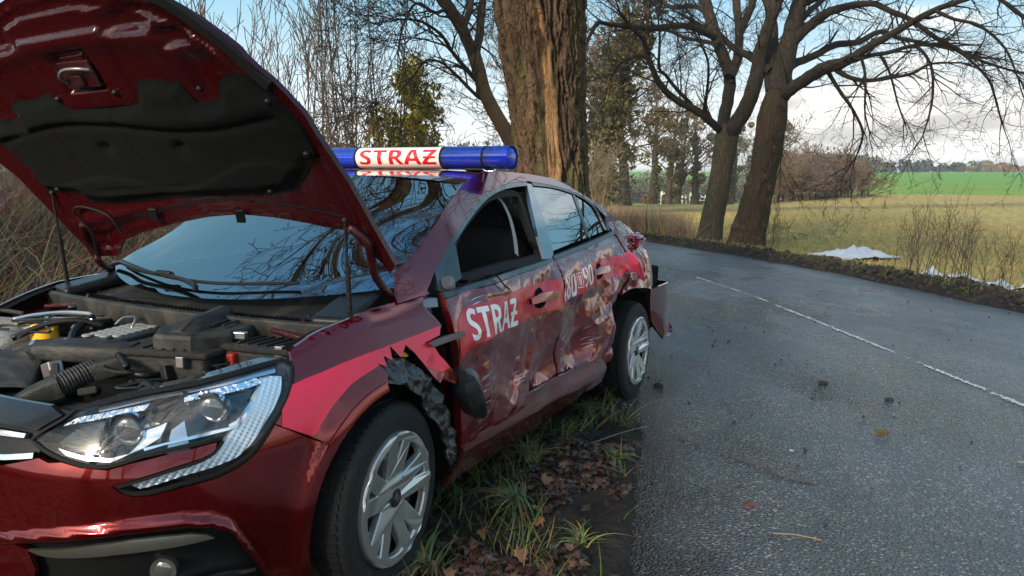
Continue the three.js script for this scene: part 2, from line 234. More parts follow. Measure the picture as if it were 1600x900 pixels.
const LEAN_LIMBS = [
  [[-0.69, 3.42, -14, 0.108], [-0.85, 3.79, -13.8, 0.106], [-1.02, 4.07, -13.6, 0.111], [-1.23, 4.32, -13.4, 0.103], [-1.5, 4.63, -13.2, 0.079], [-1.89, 4.98, -13, 0.045]],
  [[-0.67, 3.42, -14, 0.084], [-0.59, 3.91, -14.38, 0.08], [-0.58, 4.38, -14.75, 0.076], [-0.49, 4.99, -15.13, 0.065], [-0.38, 5.79, -15.5, 0.04]],
  [[-0.52, 2.84, -14, 0.048], [-0.79, 3.14, -13.7, 0.04], [-1.04, 3.42, -13.4, 0.034], [-1.19, 3.64, -13.1, 0.029], [-1.47, 3.79, -12.8, 0.022], [-1.74, 3.78, -12.5, 0.014]],
  [[-0.89, 3.83, -13.9, 0.06], [-0.77, 4.38, -14.45, 0.062], [-0.73, 5.07, -15, 0.045]],
  [[-1.1, 4.18, -13.5, 0.035], [-1.31, 4.04, -13.32, 0.03], [-1.61, 4.16, -13.15, 0.025], [-1.81, 3.77, -12.98, 0.017], [-1.88, 3.33, -12.8, 0.011]],
  [[-0.41, 2.61, -14, 0.043], [-0.63, 2.71, -13.8, 0.035], [-0.96, 3.02, -13.6, 0.03], [-1.22, 3.23, -13.4, 0.023], [-1.47, 3.23, -13.2, 0.018], [-1.67, 2.94, -13, 0.011]]];
const OLD_TRUNK = [[0.52, -0.18, -9, 0.401], [0.51, 0.37, -9, 0.393], [0.51, 0.91, -9, 0.378], [0.49, 1.25, -9, 0.366], [0.46, 1.59, -9, 0.37], [0.43, 1.88, -9, 0.385], [0.4, 2.25, -9, 0.401], [0.37, 2.61, -9, 0.42], [0.34, 2.9, -9, 0.447], [0.32, 3.18, -9, 0.47], [0.31, 3.46, -9, 0.478], [0.31, 3.74, -9, 0.432]];
// ---------------------------------------------------------------- trees
const barkH = tex(512, (u, v) => { const w = .06 * tnoise(u, v, 5, 2, 3), r = 1 - Math.abs(tnoise(u + w, v * .5, 15, 4, 3)) * 3.2; return .45 * Math.max(0, r) + .3 + tnoise(u, v, 40, 8, 3) * .35; });
const barkC = tex(512, (u, v) => { const w = .06 * tnoise(u, v, 5, 2, 3), r = Math.abs(tnoise(u + w, v * .5, 15, 4, 3)) * 3, q = .62 + .5 * Math.min(1, r) + tnoise(u, v, 22, 9, 4) * .5, m = sst(.05, .3, tnoise(u, v, 4, 14, 4)); return [.5 * q * (1 - .2 * m), .5 * q, .5 * q * (1 - .25 * m)]; }, true);
const barkMat = (c, rx = 1, ry = .8) => std(c, .93, 0, { map: rep(barkC, rx, ry), bumpMap: rep(barkH, rx, ry), bumpScale: .03, specularIntensity: .35 });
const M_BARK_WARM = barkMat(col(.25, .16, .092), 2), M_BARK_GREY = barkMat(col(.2, .155, .11), 1, .7), M_TWIG = std(col(.085, .064, .048), .9, 0, { specularIntensity: .3 }), M_TWIG_BROWN = std(col(.13, .092, .06), .9, 0, { specularIntensity: .3 });
const M_LEAF = std(col(1, 1, 1), .75, 0, { vertexColors: true, transmission: .35, thickness: 0, side: THREE.DoubleSide, specularIntensity: .3 });

// a branch that wanders, forks and thins out into twigs
function grow(B, p, dir, len, r, lvl, o, R) {
  const n = Math.max(3, Math.round(len / (o.step || .35))), pts = [[p.x, p.y, p.z, r]], d = dir.clone(), q = p.clone(), spots = [];
  for (let i = 1; i <= n; i++) {
    const w = o.wander * (lvl > 1 ? 1.3 : 1);
    d.x += (R() - .5) * w; d.y += (R() - .5) * w + o.up * (1 - i / n * (o.droop || 0) * 2); d.z += (R() - .5) * w; d.normalize();
    q.addScaledVector(d, len / n); const rr = Math.max(o.rmin, r * Math.pow(1 - i / n, .75)); pts.push([q.x, q.y, q.z, rr]); spots.push([q.clone(), d.clone(), rr, i / n]);
  }
  tubeInto(B, pts, r > .06 ? 8 : r > .02 ? 5 : 3, 1);
  if (lvl >= o.levels) return;
  const count = Math.round((o.kids || 5) * (lvl === 0 ? 1.2 : 1) * Math.min(1.6, len / (o.ref || 2)) + R());
  for (let k = 0; k < count; k++) {
    const t = (o.bare ?? .25) + (1 - (o.bare ?? .25)) * Math.pow((k + R()) / count, .9), s = spots[Math.min(spots.length - 1, Math.floor(t * spots.length))];
    const side = V(R() - .5, R() - .5, R() - .5).cross(s[1]).normalize(), nd = s[1].clone().multiplyScalar(.75 + R() * .4).addScaledVector(side, .55 + R() * .55).normalize();
    grow(B, s[0], nd, len * (.32 + R() * .33) * (1.15 - s[3] * .45), Math.max(o.rmin, Math.min(s[2] * .75, r * .55)), lvl + 1, o, R);
  }
}
// twigs along a given limb
function dress(B, limb, o, R) {
  const s = smooth(limb, 4); tubeInto(B, s, limb[0][3] > .07 ? 10 : limb[0][3] > .03 ? 7 : 5, 1, null, false, 1, (i, k, an) => 1 + .07 * Math.sin(i * 2.3 + k * 1.9));
  let acc = 0, next = o.first ?? .4;
  for (let i = 1; i < s.length; i++) {
    const a = s[i - 1], b = s[i], l = Math.hypot(b[0] - a[0], b[1] - a[1], b[2] - a[2]); acc += l;
    while (acc > next) {
      next += (o.gap || .28) * (.5 + R()); const d = V(b[0] - a[0], b[1] - a[1], b[2] - a[2]).normalize(), side = V(R() - .5, R() - .5, R() - .5).cross(d).normalize();
      const f = i / s.length, len = (o.len || 1.7) * (.4 + R() * .8) * (1 - .25 * f), nd = d.clone().multiplyScalar(.7 + .5 * f).addScaledVector(side, .8); nd.y += (o.lean ?? -.15);
      grow(B, V(b[0], b[1], b[2]), nd.normalize(), len, Math.min(b[3] * .6, .022), 1, o, R);
    }
  }
  const e = s[s.length - 1], f = s[s.length - 2], d = V(e[0] - f[0], e[1] - f[1], e[2] - f[2]).normalize();
  for (let k = 0; k < 3; k++) grow(B, V(e[0], e[1], e[2]), d.clone().add(V(R() - .5, R() - .5, R() - .5).multiplyScalar(.8)).normalize(), (o.len || 1.7) * (.6 + R() * .5), Math.min(e[3], .016), 1, o, R);
}
function trunkMesh(points, sides, per, rough, parent, mat, uvx = 2) {
  const B = new Buf(), s = smooth(points, per); tubeInto(B, s, sides, 1, null, false, uvx, (i, k, an) => { const y = s[i][1], f = fbm(Math.cos(an) * 2.4, y * .9, Math.sin(an) * 2.4, 3); const ridge = 1 - Math.abs(perlin.noise(Math.cos(an) * 7, y * 1.3 + 4, Math.sin(an) * 7)) * 2; return 1 + rough * (f * .9 + ridge * .14 + .2 * fbm(an * 0 + Math.cos(an) * 9, y * 6, Math.sin(an) * 9, 2)); });
  return mesh('trunk', B.geo(), mat, parent);
}
{
  const R = rng(11);
  const t1 = thing('roadside_tree', 'bare roadside tree with forked trunk, left of the pair beyond the road', 'tree', 'bare trees at the road bend');
  trunkMesh(LIME_TRUNK.map((p, i, a) => i === a.length - 1 ? [p[0], p[1], p[2], p[3] * .72] : p), 48, 10, .16, t1, barkMat(col(.165, .125, .088), 1, .7));
  const B = new Buf(), o = { levels: 4, wander: .42, up: .02, droop: .5, rmin: .0034, kids: 6, ref: 1.1, step: .2, gap: .3, len: 1.6, lean: .02 };
  LIME_LIMBS.forEach((l, i) => dress(B, l, i === 0 || i === 3 ? { ...o, first: 1.6 } : o, R));
  mesh('crown', B.geo(), barkMat(col(.10, .077, .058), 1), t1);
  const t2 = thing('roadside_tree', 'bare roadside tree with spreading drooping limbs and knotted trunk, right of the pair', 'tree', 'bare trees at the road bend');
  trunkMesh(MAPLE_TRUNK.map((p, i, a) => i === a.length - 1 ? [p[0], p[1], p[2], p[3] * .7] : p), 56, 10, .3, t2, barkMat(col(.15, .098, .066), 2));
  const K = new Buf();
  for (let k = 0; k < 34; k++) { const f = Math.pow(R(), .8) * 4.6 + .3, i = Math.min(MAPLE_TRUNK.length - 2, Math.floor(f)), a = MAPLE_TRUNK[i], b = MAPLE_TRUNK[i + 1], m = f - i, an = R() * 6.28, r = lerp(a[3], b[3], m), c = [lerp(a[0], b[0], m) + Math.cos(an) * r * .93, lerp(a[1], b[1], m), lerp(a[2], b[2], m) + Math.sin(an) * r * .93]; const g = new THREE.IcosahedronGeometry(.045 + R() * .075, 2); const P = g.attributes.position; for (let q = 0; q < P.count; q++) { const x = P.getX(q), y = P.getY(q), z = P.getZ(q), s = 1 + .5 * perlin.noise(x * 22 + k, y * 22, z * 22); P.setXYZ(q, x * s, y * s * 1.25, z * s); } g.translate(...c); const off = K.p.length / 3; for (let q = 0; q < P.count; q++) K.v(P.getX(q), P.getY(q), P.getZ(q), q * .01, q * .013); for (let q = 0; q < P.count; q++) K.i.push(off + q); }
  mesh('burl', K.geo(), barkMat(col(.17, .105, .07), 1), t2);
  const C = new Buf(), o2 = { ...o, up: .03, droop: .6, lean: .0, gap: .2, len: 1.3, kids: 5 };
  MAPLE_LIMBS.forEach((l, i) => dress(C, l, i < 2 ? { ...o2, first: 1.5, up: .02, lean: 0 } : o2, R));
  mesh('crown', C.geo(), barkMat(col(.09, .068, .052), 1), t2);
}
{
  // the old trunk close behind the car: furrowed bark and a long scar of bare wood
  const t = thing('old_tree', 'huge old tree trunk with furrowed bark and bare wood scar behind the car', 'tree');
  const s = smooth(OLD_TRUNK, 26), B = new Buf(), sides = 200;
  // angle 0 of a tube depends on its frame, so the surface is laid out here from world angles; PI / 2 faces the camera
  let prev = null;
  s.forEach((p, i) => {
    const row = [];
    for (let k = 0; k <= sides; k++) {
      const a = (k % sides) / sides * 2 * Math.PI, c = Math.cos(a), n = Math.sin(a), y = p[1];
      const scarC = 1.62 + .13 * Math.sin(y * 1.7 + .4) + .1 * fbm(y * 1.5, 1, 4, 3) + .1 * (y - 1.8), w = (.07 + .17 * sst(3.3, 1.9, y) * sst(.2, 1.3, y) + .09 * fbm(y * 2.2, 3, 1, 3)), da = Math.abs(a - scarC), scar = sst(w, w * .55, da) * sst(3.5, 3.0, y), lip = Math.exp(-(((da - w) / .06) ** 2)) * sst(3.6, 3.2, y);
      const wob = .25 * fbm(c * 3 + 9, y * 1.2, n * 3, 3), rid = 1 - Math.abs(perlin.noise(c * 12 + wob * 6, y * 2.3 + wob * 4, n * 12)) * 2.6, fine = 1 - Math.abs(perlin.noise(c * 27, y * 8, n * 27)) * 2.4;
      const crack = 1 - Math.abs(perlin.noise(c * 6 + 3, y * 5.2, n * 6)) * 2;
      let r = p[3] * (1 + .09 * fbm(c * 1.6, y * .7, n * 1.6, 3)) + (1 - scar) * (.044 * Math.max(-.45, rid) + .017 * fine + .017 * Math.max(-.4, crack)) - .035 * scar + .02 * lip + scar * (.012 * (1 - Math.abs(perlin.noise(a * 9, y * .8, 4)) * 2) + .006 * fine);
      r += .05 * Math.exp(-(((y - 2.72) / .2) ** 2) - (((a - 2.75) / .35) ** 2)) + .06 * Math.exp(-(((y - 3.1) / .25) ** 2) - (((a - 2.6) / .3) ** 2)) + .035 * Math.exp(-(((y - 2.35) / .12) ** 2) - (((a - 1.9) / .18) ** 2));
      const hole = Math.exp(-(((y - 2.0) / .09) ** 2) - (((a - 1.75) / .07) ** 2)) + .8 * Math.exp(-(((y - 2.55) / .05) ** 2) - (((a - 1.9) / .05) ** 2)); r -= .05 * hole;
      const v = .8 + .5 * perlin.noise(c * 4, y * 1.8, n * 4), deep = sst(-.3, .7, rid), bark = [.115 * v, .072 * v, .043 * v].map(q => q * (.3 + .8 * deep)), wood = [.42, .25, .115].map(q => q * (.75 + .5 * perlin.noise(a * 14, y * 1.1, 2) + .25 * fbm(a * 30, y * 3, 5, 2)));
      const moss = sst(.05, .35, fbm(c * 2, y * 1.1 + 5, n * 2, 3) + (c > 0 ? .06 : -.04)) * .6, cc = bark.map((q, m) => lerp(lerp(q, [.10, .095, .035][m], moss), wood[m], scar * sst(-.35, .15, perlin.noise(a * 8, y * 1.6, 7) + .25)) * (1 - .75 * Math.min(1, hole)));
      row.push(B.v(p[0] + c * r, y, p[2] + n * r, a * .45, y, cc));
    }
    if (prev) for (let k = 0; k < sides; k++) B.quad(prev[k], row[k], row[k + 1], prev[k + 1]);
    prev = row;
  });
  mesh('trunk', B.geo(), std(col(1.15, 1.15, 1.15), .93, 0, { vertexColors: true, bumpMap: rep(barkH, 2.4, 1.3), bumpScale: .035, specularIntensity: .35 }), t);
  const C = new Buf(), R = rng(21), o = { levels: 4, wander: .4, up: .015, droop: .4, rmin: .006, kids: 6, ref: 1.4, step: .35, gap: .4, len: 2.3, lean: .05, first: 1 };
  const top = V(.31, 3.55, -9);
  for (const [dx, dy, dz, l, r] of [[-.75, .8, .25, 6.5, .26], [.5, 1, -.1, 7, .28], [-.1, 1, .6, 6.5, .22], [.2, .8, -.8, 6, .2], [-.5, .65, -.6, 5, .17], [.85, .5, .35, 5, .16], [-.6, .55, .9, 6, .11], [.25, .55, 1, 5.5, .1], [-.75, .62, .5, 7.5, .09], [-.5, .75, .75, 7.5, .1], [-.2, .6, .9, 7, .08], [-.85, .6, .75, 8, .1], [.1, .55, .8, 7.5, .08], [.45, .6, .75, 7, .09]]) {
    const pts = [], d = V(dx, dy, dz).normalize(), q = top.clone(); for (let i = 0; i <= 7; i++) { pts.push([q.x, q.y, q.z, r * (1 - i / 8.5)]); d.add(V((R() - .5) * .35, (R() - .4) * .3, (R() - .5) * .35)).normalize(); q.addScaledVector(d, l / 7); }
    dress(C, pts, o, R);
  }
  mesh('crown', C.geo(), M_TWIG_BROWN, t);
}
{
  const R = rng(31), t = thing('leaning_tree', 'tree with leaning light brown trunk left of the huge old trunk', 'tree');
  trunkMesh(LEAN_TRUNK, 32, 8, .14, t, M_BARK_WARM);
  const C = new Buf(), o = { levels: 4, wander: .5, up: .01, droop: .5, rmin: .004, kids: 7, ref: 1, step: .22, gap: .2, len: 1.7, lean: -.05, first: .25 };
  LEAN_LIMBS.forEach(l => dress(C, l, o, R)); mesh('crown', C.geo(), barkMat(col(.15, .105, .068), 1), t);
}
function foliage(B, c, rad, n, size, R, tone) {
  for (let i = 0; i < n; i++) {
    const u = V(R() - .5, R() - .5, R() - .5).normalize().multiplyScalar(rad * Math.cbrt(.15 + .85 * R())), p = u.add(c), a = V(R() - .5, R() - .5, R() - .5).normalize(), b = V(R() - .5, R() - .5, R() - .5).cross(a).normalize(), s = size * (.6 + R() * .8), k = .55 + R() * .9, cc = tone.map(q => q * k);
    const i0 = B.v(p.x - a.x * s, p.y - a.y * s, p.z - a.z * s, 0, 0, cc), i1 = B.v(p.x + b.x * s * .55, p.y + b.y * s * .55, p.z + b.z * s * .55, 1, 0, cc), i2 = B.v(p.x + a.x * s, p.y + a.y * s, p.z + a.z * s, 1, 1, cc), i3 = B.v(p.x - b.x * s * .55, p.y - b.y * s * .55, p.z - b.z * s * .55, 0, 1, cc);
    B.quad(i0, i1, i2, i3);
  }
}
// a free standing tree at (x, z): trunk, crown of bare wood, and perhaps clumps of ivy and mistletoe
function freeTree(name, label, x, z, h, o, seed, group, ivy, twigMat = M_TWIG_BROWN, trunkMat = M_BARK_GREY) {
  const R = rng(seed), t = thing(name, label, o.cat || 'tree', group), y0 = landY(x, z) - .15, T = new Buf(), C = new Buf(), I = new Buf();
  const stems = o.stems || 1, tips = [];
  for (let s = 0; s < stems; s++) {
    const q = V(x + (R() - .5) * (o.foot || .3) * (stems > 1 ? 1 : 0), y0, z + (R() - .5) * (o.foot || .3) * (stems > 1 ? 1 : 0)), d = V((o.leanX || 0) + (R() - .5) * (o.splay || .12), 1, (R() - .5) * (o.splay || .12)).normalize(), n = 10, pts = [], hh = h * (stems > 1 ? .65 + R() * .4 : 1);
    for (let i = 0; i <= n; i++) { pts.push([q.x, q.y, q.z, (o.r || .2) * (i === 0 ? 1.35 : 1) * Math.pow(1 - i / (n + .6), .8)]); d.x += (R() - .5) * (o.sway || .18); d.z += (R() - .5) * (o.sway || .18); d.y += .1; d.normalize(); q.addScaledVector(d, hh / n); }
    { const S = stems > 1 ? new Buf() : T; tubeInto(S, smooth(pts, 3), o.r > .1 ? 14 : 6, 1, null, false, 2, (i, k) => 1 + .06 * Math.sin(i * 1.7 + k * 2.1)); if (stems > 1) mesh('stem', S.geo(), trunkMat, t); }
    const sm = smooth(pts, 5), from = Math.floor(sm.length * (o.from || .3)), count = Math.round((o.boughs || 16));
    for (let k = 0; k < count; k++) {
      const i = Math.min(sm.length - 1, from + Math.floor((sm.length - from) * (k + R()) / count)), p = sm[i], an = R() * 6.28, f = (i - from) / (sm.length - from);
      const dd = V(Math.cos(an), (o.rise ?? .6) + f * .6, Math.sin(an)).normalize(), len = (o.spread || 2.5) * (.5 + R() * .7) * (1 - .55 * f);
      grow(C, V(p[0], p[1], p[2]), dd, len, Math.min(p[3] * .7, .02 + len * .012), 1, { levels: o.levels || 3, wander: o.wander || .35, up: o.up ?? .04, rmin: o.rmin || .012, kids: o.kids || 5, ref: o.ref || 1.6, step: o.step || .4, bare: .15, droop: o.droopy || 0 }, R);
      if (ivy) tips.push([V(p[0], p[1], p[2]).addScaledVector(dd, len * (.2 + R() * .7)), f]);
    }
    if (ivy) {
      for (let i = 2; i < sm.length; i++) if (R() < (ivy.trunk || 0)) foliage(I, V(sm[i][0] + (R() - .5) * .6, sm[i][1], sm[i][2] + (R() - .5) * .6), ivy.rad * (.6 + R() * .6), ivy.n, ivy.size, R, ivy.tone);
      for (const [p] of tips) if (R() < ivy.share) foliage(I, p, ivy.rad * (.5 + R() * .9), ivy.n, ivy.size, R, R() < .3 ? ivy.tone.map((q, i) => q * [1.25, 1.1, .8][i]) : ivy.tone);
    }
  }
  if (T.i.length) mesh('trunk', T.geo(), trunkMat, t); if (C.i.length) mesh('crown', C.geo(), twigMat, t); if (I.i.length) mesh('foliage', I.geo(true), M_LEAF, t);
  return t;
}
const at = (px, d) => (px - 800) / 1168 * d;               // metres to the right of the view axis at a distance
{
  const sap = { cat: 'sapling', stems: 4, foot: .9, r: .021, splay: .34, sway: .06, boughs: 9, from: .2, spread: 1.9, rise: 1.9, levels: 2, kids: 5, up: .14, wander: .2, rmin: .006, ref: 1, step: .3 };
  [[470, 11.5, 5.4, 'slender bare sapling cluster nearest the raised bonnet edge'], [540, 12.5, 6.2, 'slender bare sapling cluster rising above the left end of the light bar'], [600, 13.5, 6.8, 'tall slender bare sapling cluster left of the ivy covered bush'], [330, 12, 6, 'bare sapling cluster whose twigs show above the bonnet'], [420, 15, 4.4, 'low bare sapling cluster far behind the bonnet']].forEach(([px, d, h, l], i) => freeTree('sapling', l, at(px, d), -d, h, sap, 100 + i, 'bare saplings behind the car', null, std(col(.10, .075, .055), .9), std(col(.11, .085, .06), .9)));
  freeTree('ivy_bush', 'olive green ivy covered small tree behind the light bar', at(618, 15), -15, 3.9, { stems: 4, foot: 1, r: .05, splay: .35, boughs: 9, from: .3, spread: .9, levels: 2, kids: 3 }, 120, null, { share: .75, rad: .24, n: 70, size: .05, tone: [.33, .29, .055], trunk: .25 });
  // tangle of bare shrubs low behind the car
  [[450, 10.5, 2.5], [505, 11, 2.2], [560, 12.5, 2.1], [610, 11, 1.7], [660, 13, 2.3], [705, 12, 2.0], [745, 14, 2.6], [640, 17, 2.3], [690, 19, 2.6], [735, 18, 2.8], [775, 17, 2.6]].forEach(([px, d, h], i) => freeTree('bare_shrub', ['tangled bare brown shrub beside the bonnet edge', 'tangled bare shrub left of the light bar end', 'tangled bare shrub above the left blue lamp', 'low tangled bare shrub above the white sign panel', 'tangled bare shrub above the middle of the light bar', 'tangled bare shrub above the right blue lamp', 'bare shrub at the foot of the leaning tree', 'taller bare thicket shrub behind the ivy covered bush', 'tall bare thicket shrub between ivy bush and leaning tree', 'tall bare thicket shrub left of the leaning tree', 'bare thicket shrub between leaning tree and huge trunk'][i], at(px, d), -d, h, { cat: 'shrub', stems: 7, foot: 1.2, r: .022, splay: .6, sway: .25, boughs: 6, from: .1, spread: 1.1, levels: 3, kids: 4, up: .03, wander: .5, rmin: .005, ref: .7, step: .2 }, 140 + i, 'bare shrubs behind the car', null, i % 3 ? M_TWIG_BROWN : std(col(.17, .115, .07), .9), M_TWIG_BROWN));
  // trees along the far bend
  const big = { r: .26, boughs: 20, from: .28, spread: 3.6, levels: 3, kids: 4, rmin: .014, ref: 1.8, step: .5, rise: .5 };
  const ivyG = { share: .8, rad: .75, n: 130, size: .11, tone: [.075, .075, .022], trunk: .5 };
  [[925, 30, 8.6, 'dark ivy clad tree directly right of the huge trunk', 1, .3, 0], [945, 40, 8.5, 'ivy clad tree behind the low multi stemmed bush', 1, .26, 0], [976, 44, 8.8, 'mistletoe hung tree with straight pale trunk near the parked cars', 1, .34, 0], [905, 36, 9, 'bare tree half hidden by the huge trunk', 0, .25, 0], [1018, 52, 7.6, 'leaning mistletoe tree right of the dark red parked car', 1, .3, .12], [1042, 56, 7.2, 'bushy tree behind the white notice board', 1, .28, .05], [1056, 60, 7, 'bushy tree between the two notice boards', 1, .26, .05], [1084, 58, 6.8, 'bushy tree behind the white fence', 1, .3, 0], [1140, 62, 6.2, 'grey green tree showing between the two roadside trees', 1, .24, 0], [1180, 66, 6.4, 'grey green tree hidden behind the knotted trunk', 1, .25, 0], [1222, 60, 5.4, 'dark tree right of the knotted trunk', 1, .22, 0], [870, 34, 9.5, 'bare tree beyond the huge trunk', 0, .28, 0], [830, 30, 9, 'bare tree glimpsed left of the huge trunk', 0, .25, 0]].forEach(([px, d, h, l, iv, r, lean], i) => freeTree('far_tree', l, at(px, d), -d, h, { ...big, r, leanX: lean, spread: 2.2 + h * .2 }, 200 + i, 'trees along the far bend', iv ? { ...ivyG, share: i < 3 ? .75 : .55, trunk: i < 2 ? .5 : .15, rad: i < 3 ? .75 : .5, tone: i < 2 ? [.12, .1, .03] : i > 7 ? [.13, .118, .055] : [.135, .115, .036] } : null, i > 7 ? std(col(.15, .12, .085), .9) : M_TWIG_BROWN));
  freeTree('multi_stem_bush', 'low bare bush of many thin spreading stems beyond the car tail', at(930, 26), -26, 2.6, { cat: 'shrub', stems: 9, foot: .5, r: .03, splay: .7, boughs: 7, from: .3, spread: 1.4, levels: 3, kids: 4, rise: 1.4, up: .08, rmin: .008, ref: 1 }, 230, null, null, std(col(.2, .15, .085), .9), std(col(.2, .15, .085), .9));
  // thicket at the corner of the field
  [[1240, 52, 3.5], [1262, 50, 3.2], [1284, 52, 3.4], [1300, 50, 2.7], [1314, 52, 1.9], [1225, 47, 2.6], [1252, 47, 2.3], [1324, 54, 1.6], [1205, 50, 3.2]].forEach(([px, d, h], i) => freeTree('thicket_bush', ['tall grey brown thicket bush next to the knotted trunk', 'rounded brown thicket bush, second from the knotted trunk', 'rounded rust brown bush in the middle of the thicket', 'brown bush right of the thicket middle', 'low brown bush near the field end of the thicket', 'dark low bush at the front left of the thicket', 'dark low bush at the front of the thicket', 'lowest bush at the right end of the thicket', 'grey thicket bush just behind the knotted trunk'][i], at(px, d), -d, h, { cat: 'bush', stems: 9, foot: 2.6, r: .05, splay: .5, sway: .2, boughs: 11, from: .12, spread: 1.5, levels: 3, kids: 6, rmin: .012, ref: .9, step: .35, up: .05, wander: .45 }, 250 + i, 'thicket at the corner of the field', null, std([col(.12, .085, .064), col(.135, .088, .055), col(.15, .098, .052)][i % 3], .92), M_TWIG_BROWN));
}
{
  // the avenue goes on behind the camera; the car's paint and glass mirror it
  const o = { r: .3, boughs: 22, from: .22, spread: 5, levels: 3, kids: 5, rmin: .012, ref: 1.8, step: .45, rise: .5, splay: .2 };
  [[-4.6, 3.5, 11, 'bare avenue tree standing left behind the viewpoint'], [-5.5, 11, 12, 'second bare avenue tree behind the viewpoint on the left'], [-5, 20, 12, 'third bare avenue tree behind the viewpoint on the left'], [7.4, 4.5, 11, 'bare avenue tree right of the road behind the viewpoint'], [7.6, 14, 12, 'second bare avenue tree right of the road behind the viewpoint'], [-9.5, -1.5, 9, 'bare tree on the bank left of the car']].forEach(([x, z, h, l], i) => freeTree('avenue_tree', l, x, z, h, o, 270 + i, 'avenue trees behind the viewpoint', null, M_TWIG, M_BARK_GREY));
}
{
  // tree lines on the skyline: masses nobody could count
  const line = (name, label, x0, z0, x1, z1, n, h, tone, seed, size) => { const B = new Buf(), R = rng(seed); for (let i = 0; i < n; i++) { const k = i / n, x = lerp(x0, x1, k) + (R() - .5) * 6, z = lerp(z0, z1, k) + (R() - .5) * 14, y = landY(x, z), hh = h * (.5 + R() * .7) * (.75 + .5 * Math.abs(perlin.noise(k * 9, seed, 1)) * 2); foliage(B, V(x, y + hh * .5, z), hh * .55, 150, size * .42, R, tone.map(q => q * (.7 + R() * .6))); } tag(mesh(name, B.geo(true), M_LEAF), label, null, null, 'stuff'); };
  line('far_wood', 'dark distant hedge and wood on the skyline', 96, -232, 140, -238, 70, 3.4, [.05, .055, .04], 41, 1.1);
  line('far_wood', 'rust coloured distant trees on the skyline at the right', 140, -236, 215, -250, 90, 3.2, [.24, .15, .08], 42, 1.1);
  line('far_wood', 'greyish distant tree line behind the thicket', 60, -150, 105, -225, 80, 4.4, [.11, .09, .07], 43, 1.1);
  line('far_wood', 'brown distant wood beyond the far bend', 8, -130, 62, -140, 120, 4.4, [.12, .095, .058], 44, .8);
    line('far_wood', 'brown distant wood behind the car', -80, -70, 8, -120, 160, 5, [.13, .105, .07], 45, 1);
}
// ---------------------------------------------------------------- grass, leaves, brush
function bladeGeo(w, h, bend, seg = 5) { const B = new Buf(); for (let i = 0; i <= seg; i++) { const t = i / seg, x = bend * t * t, y = h * t * (1 - .25 * Math.abs(bend) / h * t), q = w * (1 - t ** 1.6) / 2 + .0003; B.v(x, y, -q, 0, t); B.v(x, y + .15 * q, 0, .5, t); B.v(x, y, q, 1, t); } for (let i = 0; i < seg; i++) { const a = i * 3; B.quad(a, a + 1, a + 4, a + 3); B.quad(a + 1, a + 2, a + 5, a + 4); } return B.geo(); }
function scatter(name, label, geo, mat, n, seed, place) {   // place(R) -> [x, y, z, yaw, tilt, scale, [r, g, b]] or null
  const R = rng(seed), im = new THREE.InstancedMesh(geo, mat, n), m = new THREE.Matrix4(), q = new THREE.Quaternion(), e = new THREE.Euler(); let k = 0;
  for (let tries = 0; k < n && tries < n * 6; tries++) { const p = place(R); if (!p) continue; e.set(p[4], p[3], p[7] || 0, 'YXZ'); q.setFromEuler(e); m.compose(V(p[0], p[1], p[2]), q, V(p[5], p[5], p[5])); im.setMatrixAt(k, m); im.setColorAt(k, col(...p[6])); k++; }
  im.count = k; im.name = numbered(name); im.castShadow = im.receiveShadow = true; scene.add(im); return tag(im, label, null, null, 'stuff');
}
const M_BLADE = std(col(1, 1, 1), .7, 0, { transmission: .25, thickness: 0, side: THREE.DoubleSide, specularIntensity: .4 });
const M_DRY = std(col(1, 1, 1), .8, 0, { side: THREE.DoubleSide, specularIntensity: .3 });
// car footprint, so that nothing grows through it
const CARC = Math.cos(243.502 * Math.PI / 180), CARS = Math.sin(243.502 * Math.PI / 180);
const carXY = (x, z) => { const dx = x + 1.194, dz = z + 2.7333; return [dx * CARC - dz * CARS, dx * CARS + dz * CARC]; };   // forward, right
const underCar = (x, z, m = 0) => { const [f, r] = carXY(x, z); return f > -3.6 && f < 1 && Math.abs(r) < .8 + m; };
function leafGeo(seed) { const R = rng(seed), B = new Buf(), rim = [], n = 15; const r = [.25, .55, .38, .85, .5, .75, 1, .75, .5, .85, .38, .55, .25, .2, .2]; const f = 2 + R() * 2, ph = R() * 6; for (let i = 0; i < n; i++) { const a = -1.9 + i / (n - 1) * 3.8, q = r[i] * (.85 + R() * .3); rim.push([Math.sin(a) * q, Math.cos(a) * q]); } const hgt = (x, y) => .32 * Math.sin(x * f + ph) * x + .25 * Math.cos(y * f) * y - .1; const c = B.v(0, hgt(0, 0), 0); const mid = rim.map(([x, y]) => B.v(x * .5, hgt(x * .5, y * .5) + .04, y * .5)), out = rim.map(([x, y]) => B.v(x, hgt(x, y), y)); for (let i = 0; i < n - 1; i++) { B.tri(c, mid[i], mid[i + 1]); B.quad(mid[i], out[i], out[i + 1], mid[i + 1]); } return B.geo(); }
const LEAFTONES = [[.10, .042, .022], [.14, .055, .026], [.055, .03, .018], [.19, .085, .035], [.075, .042, .026], [.04, .026, .018], [.23, .12, .06]];
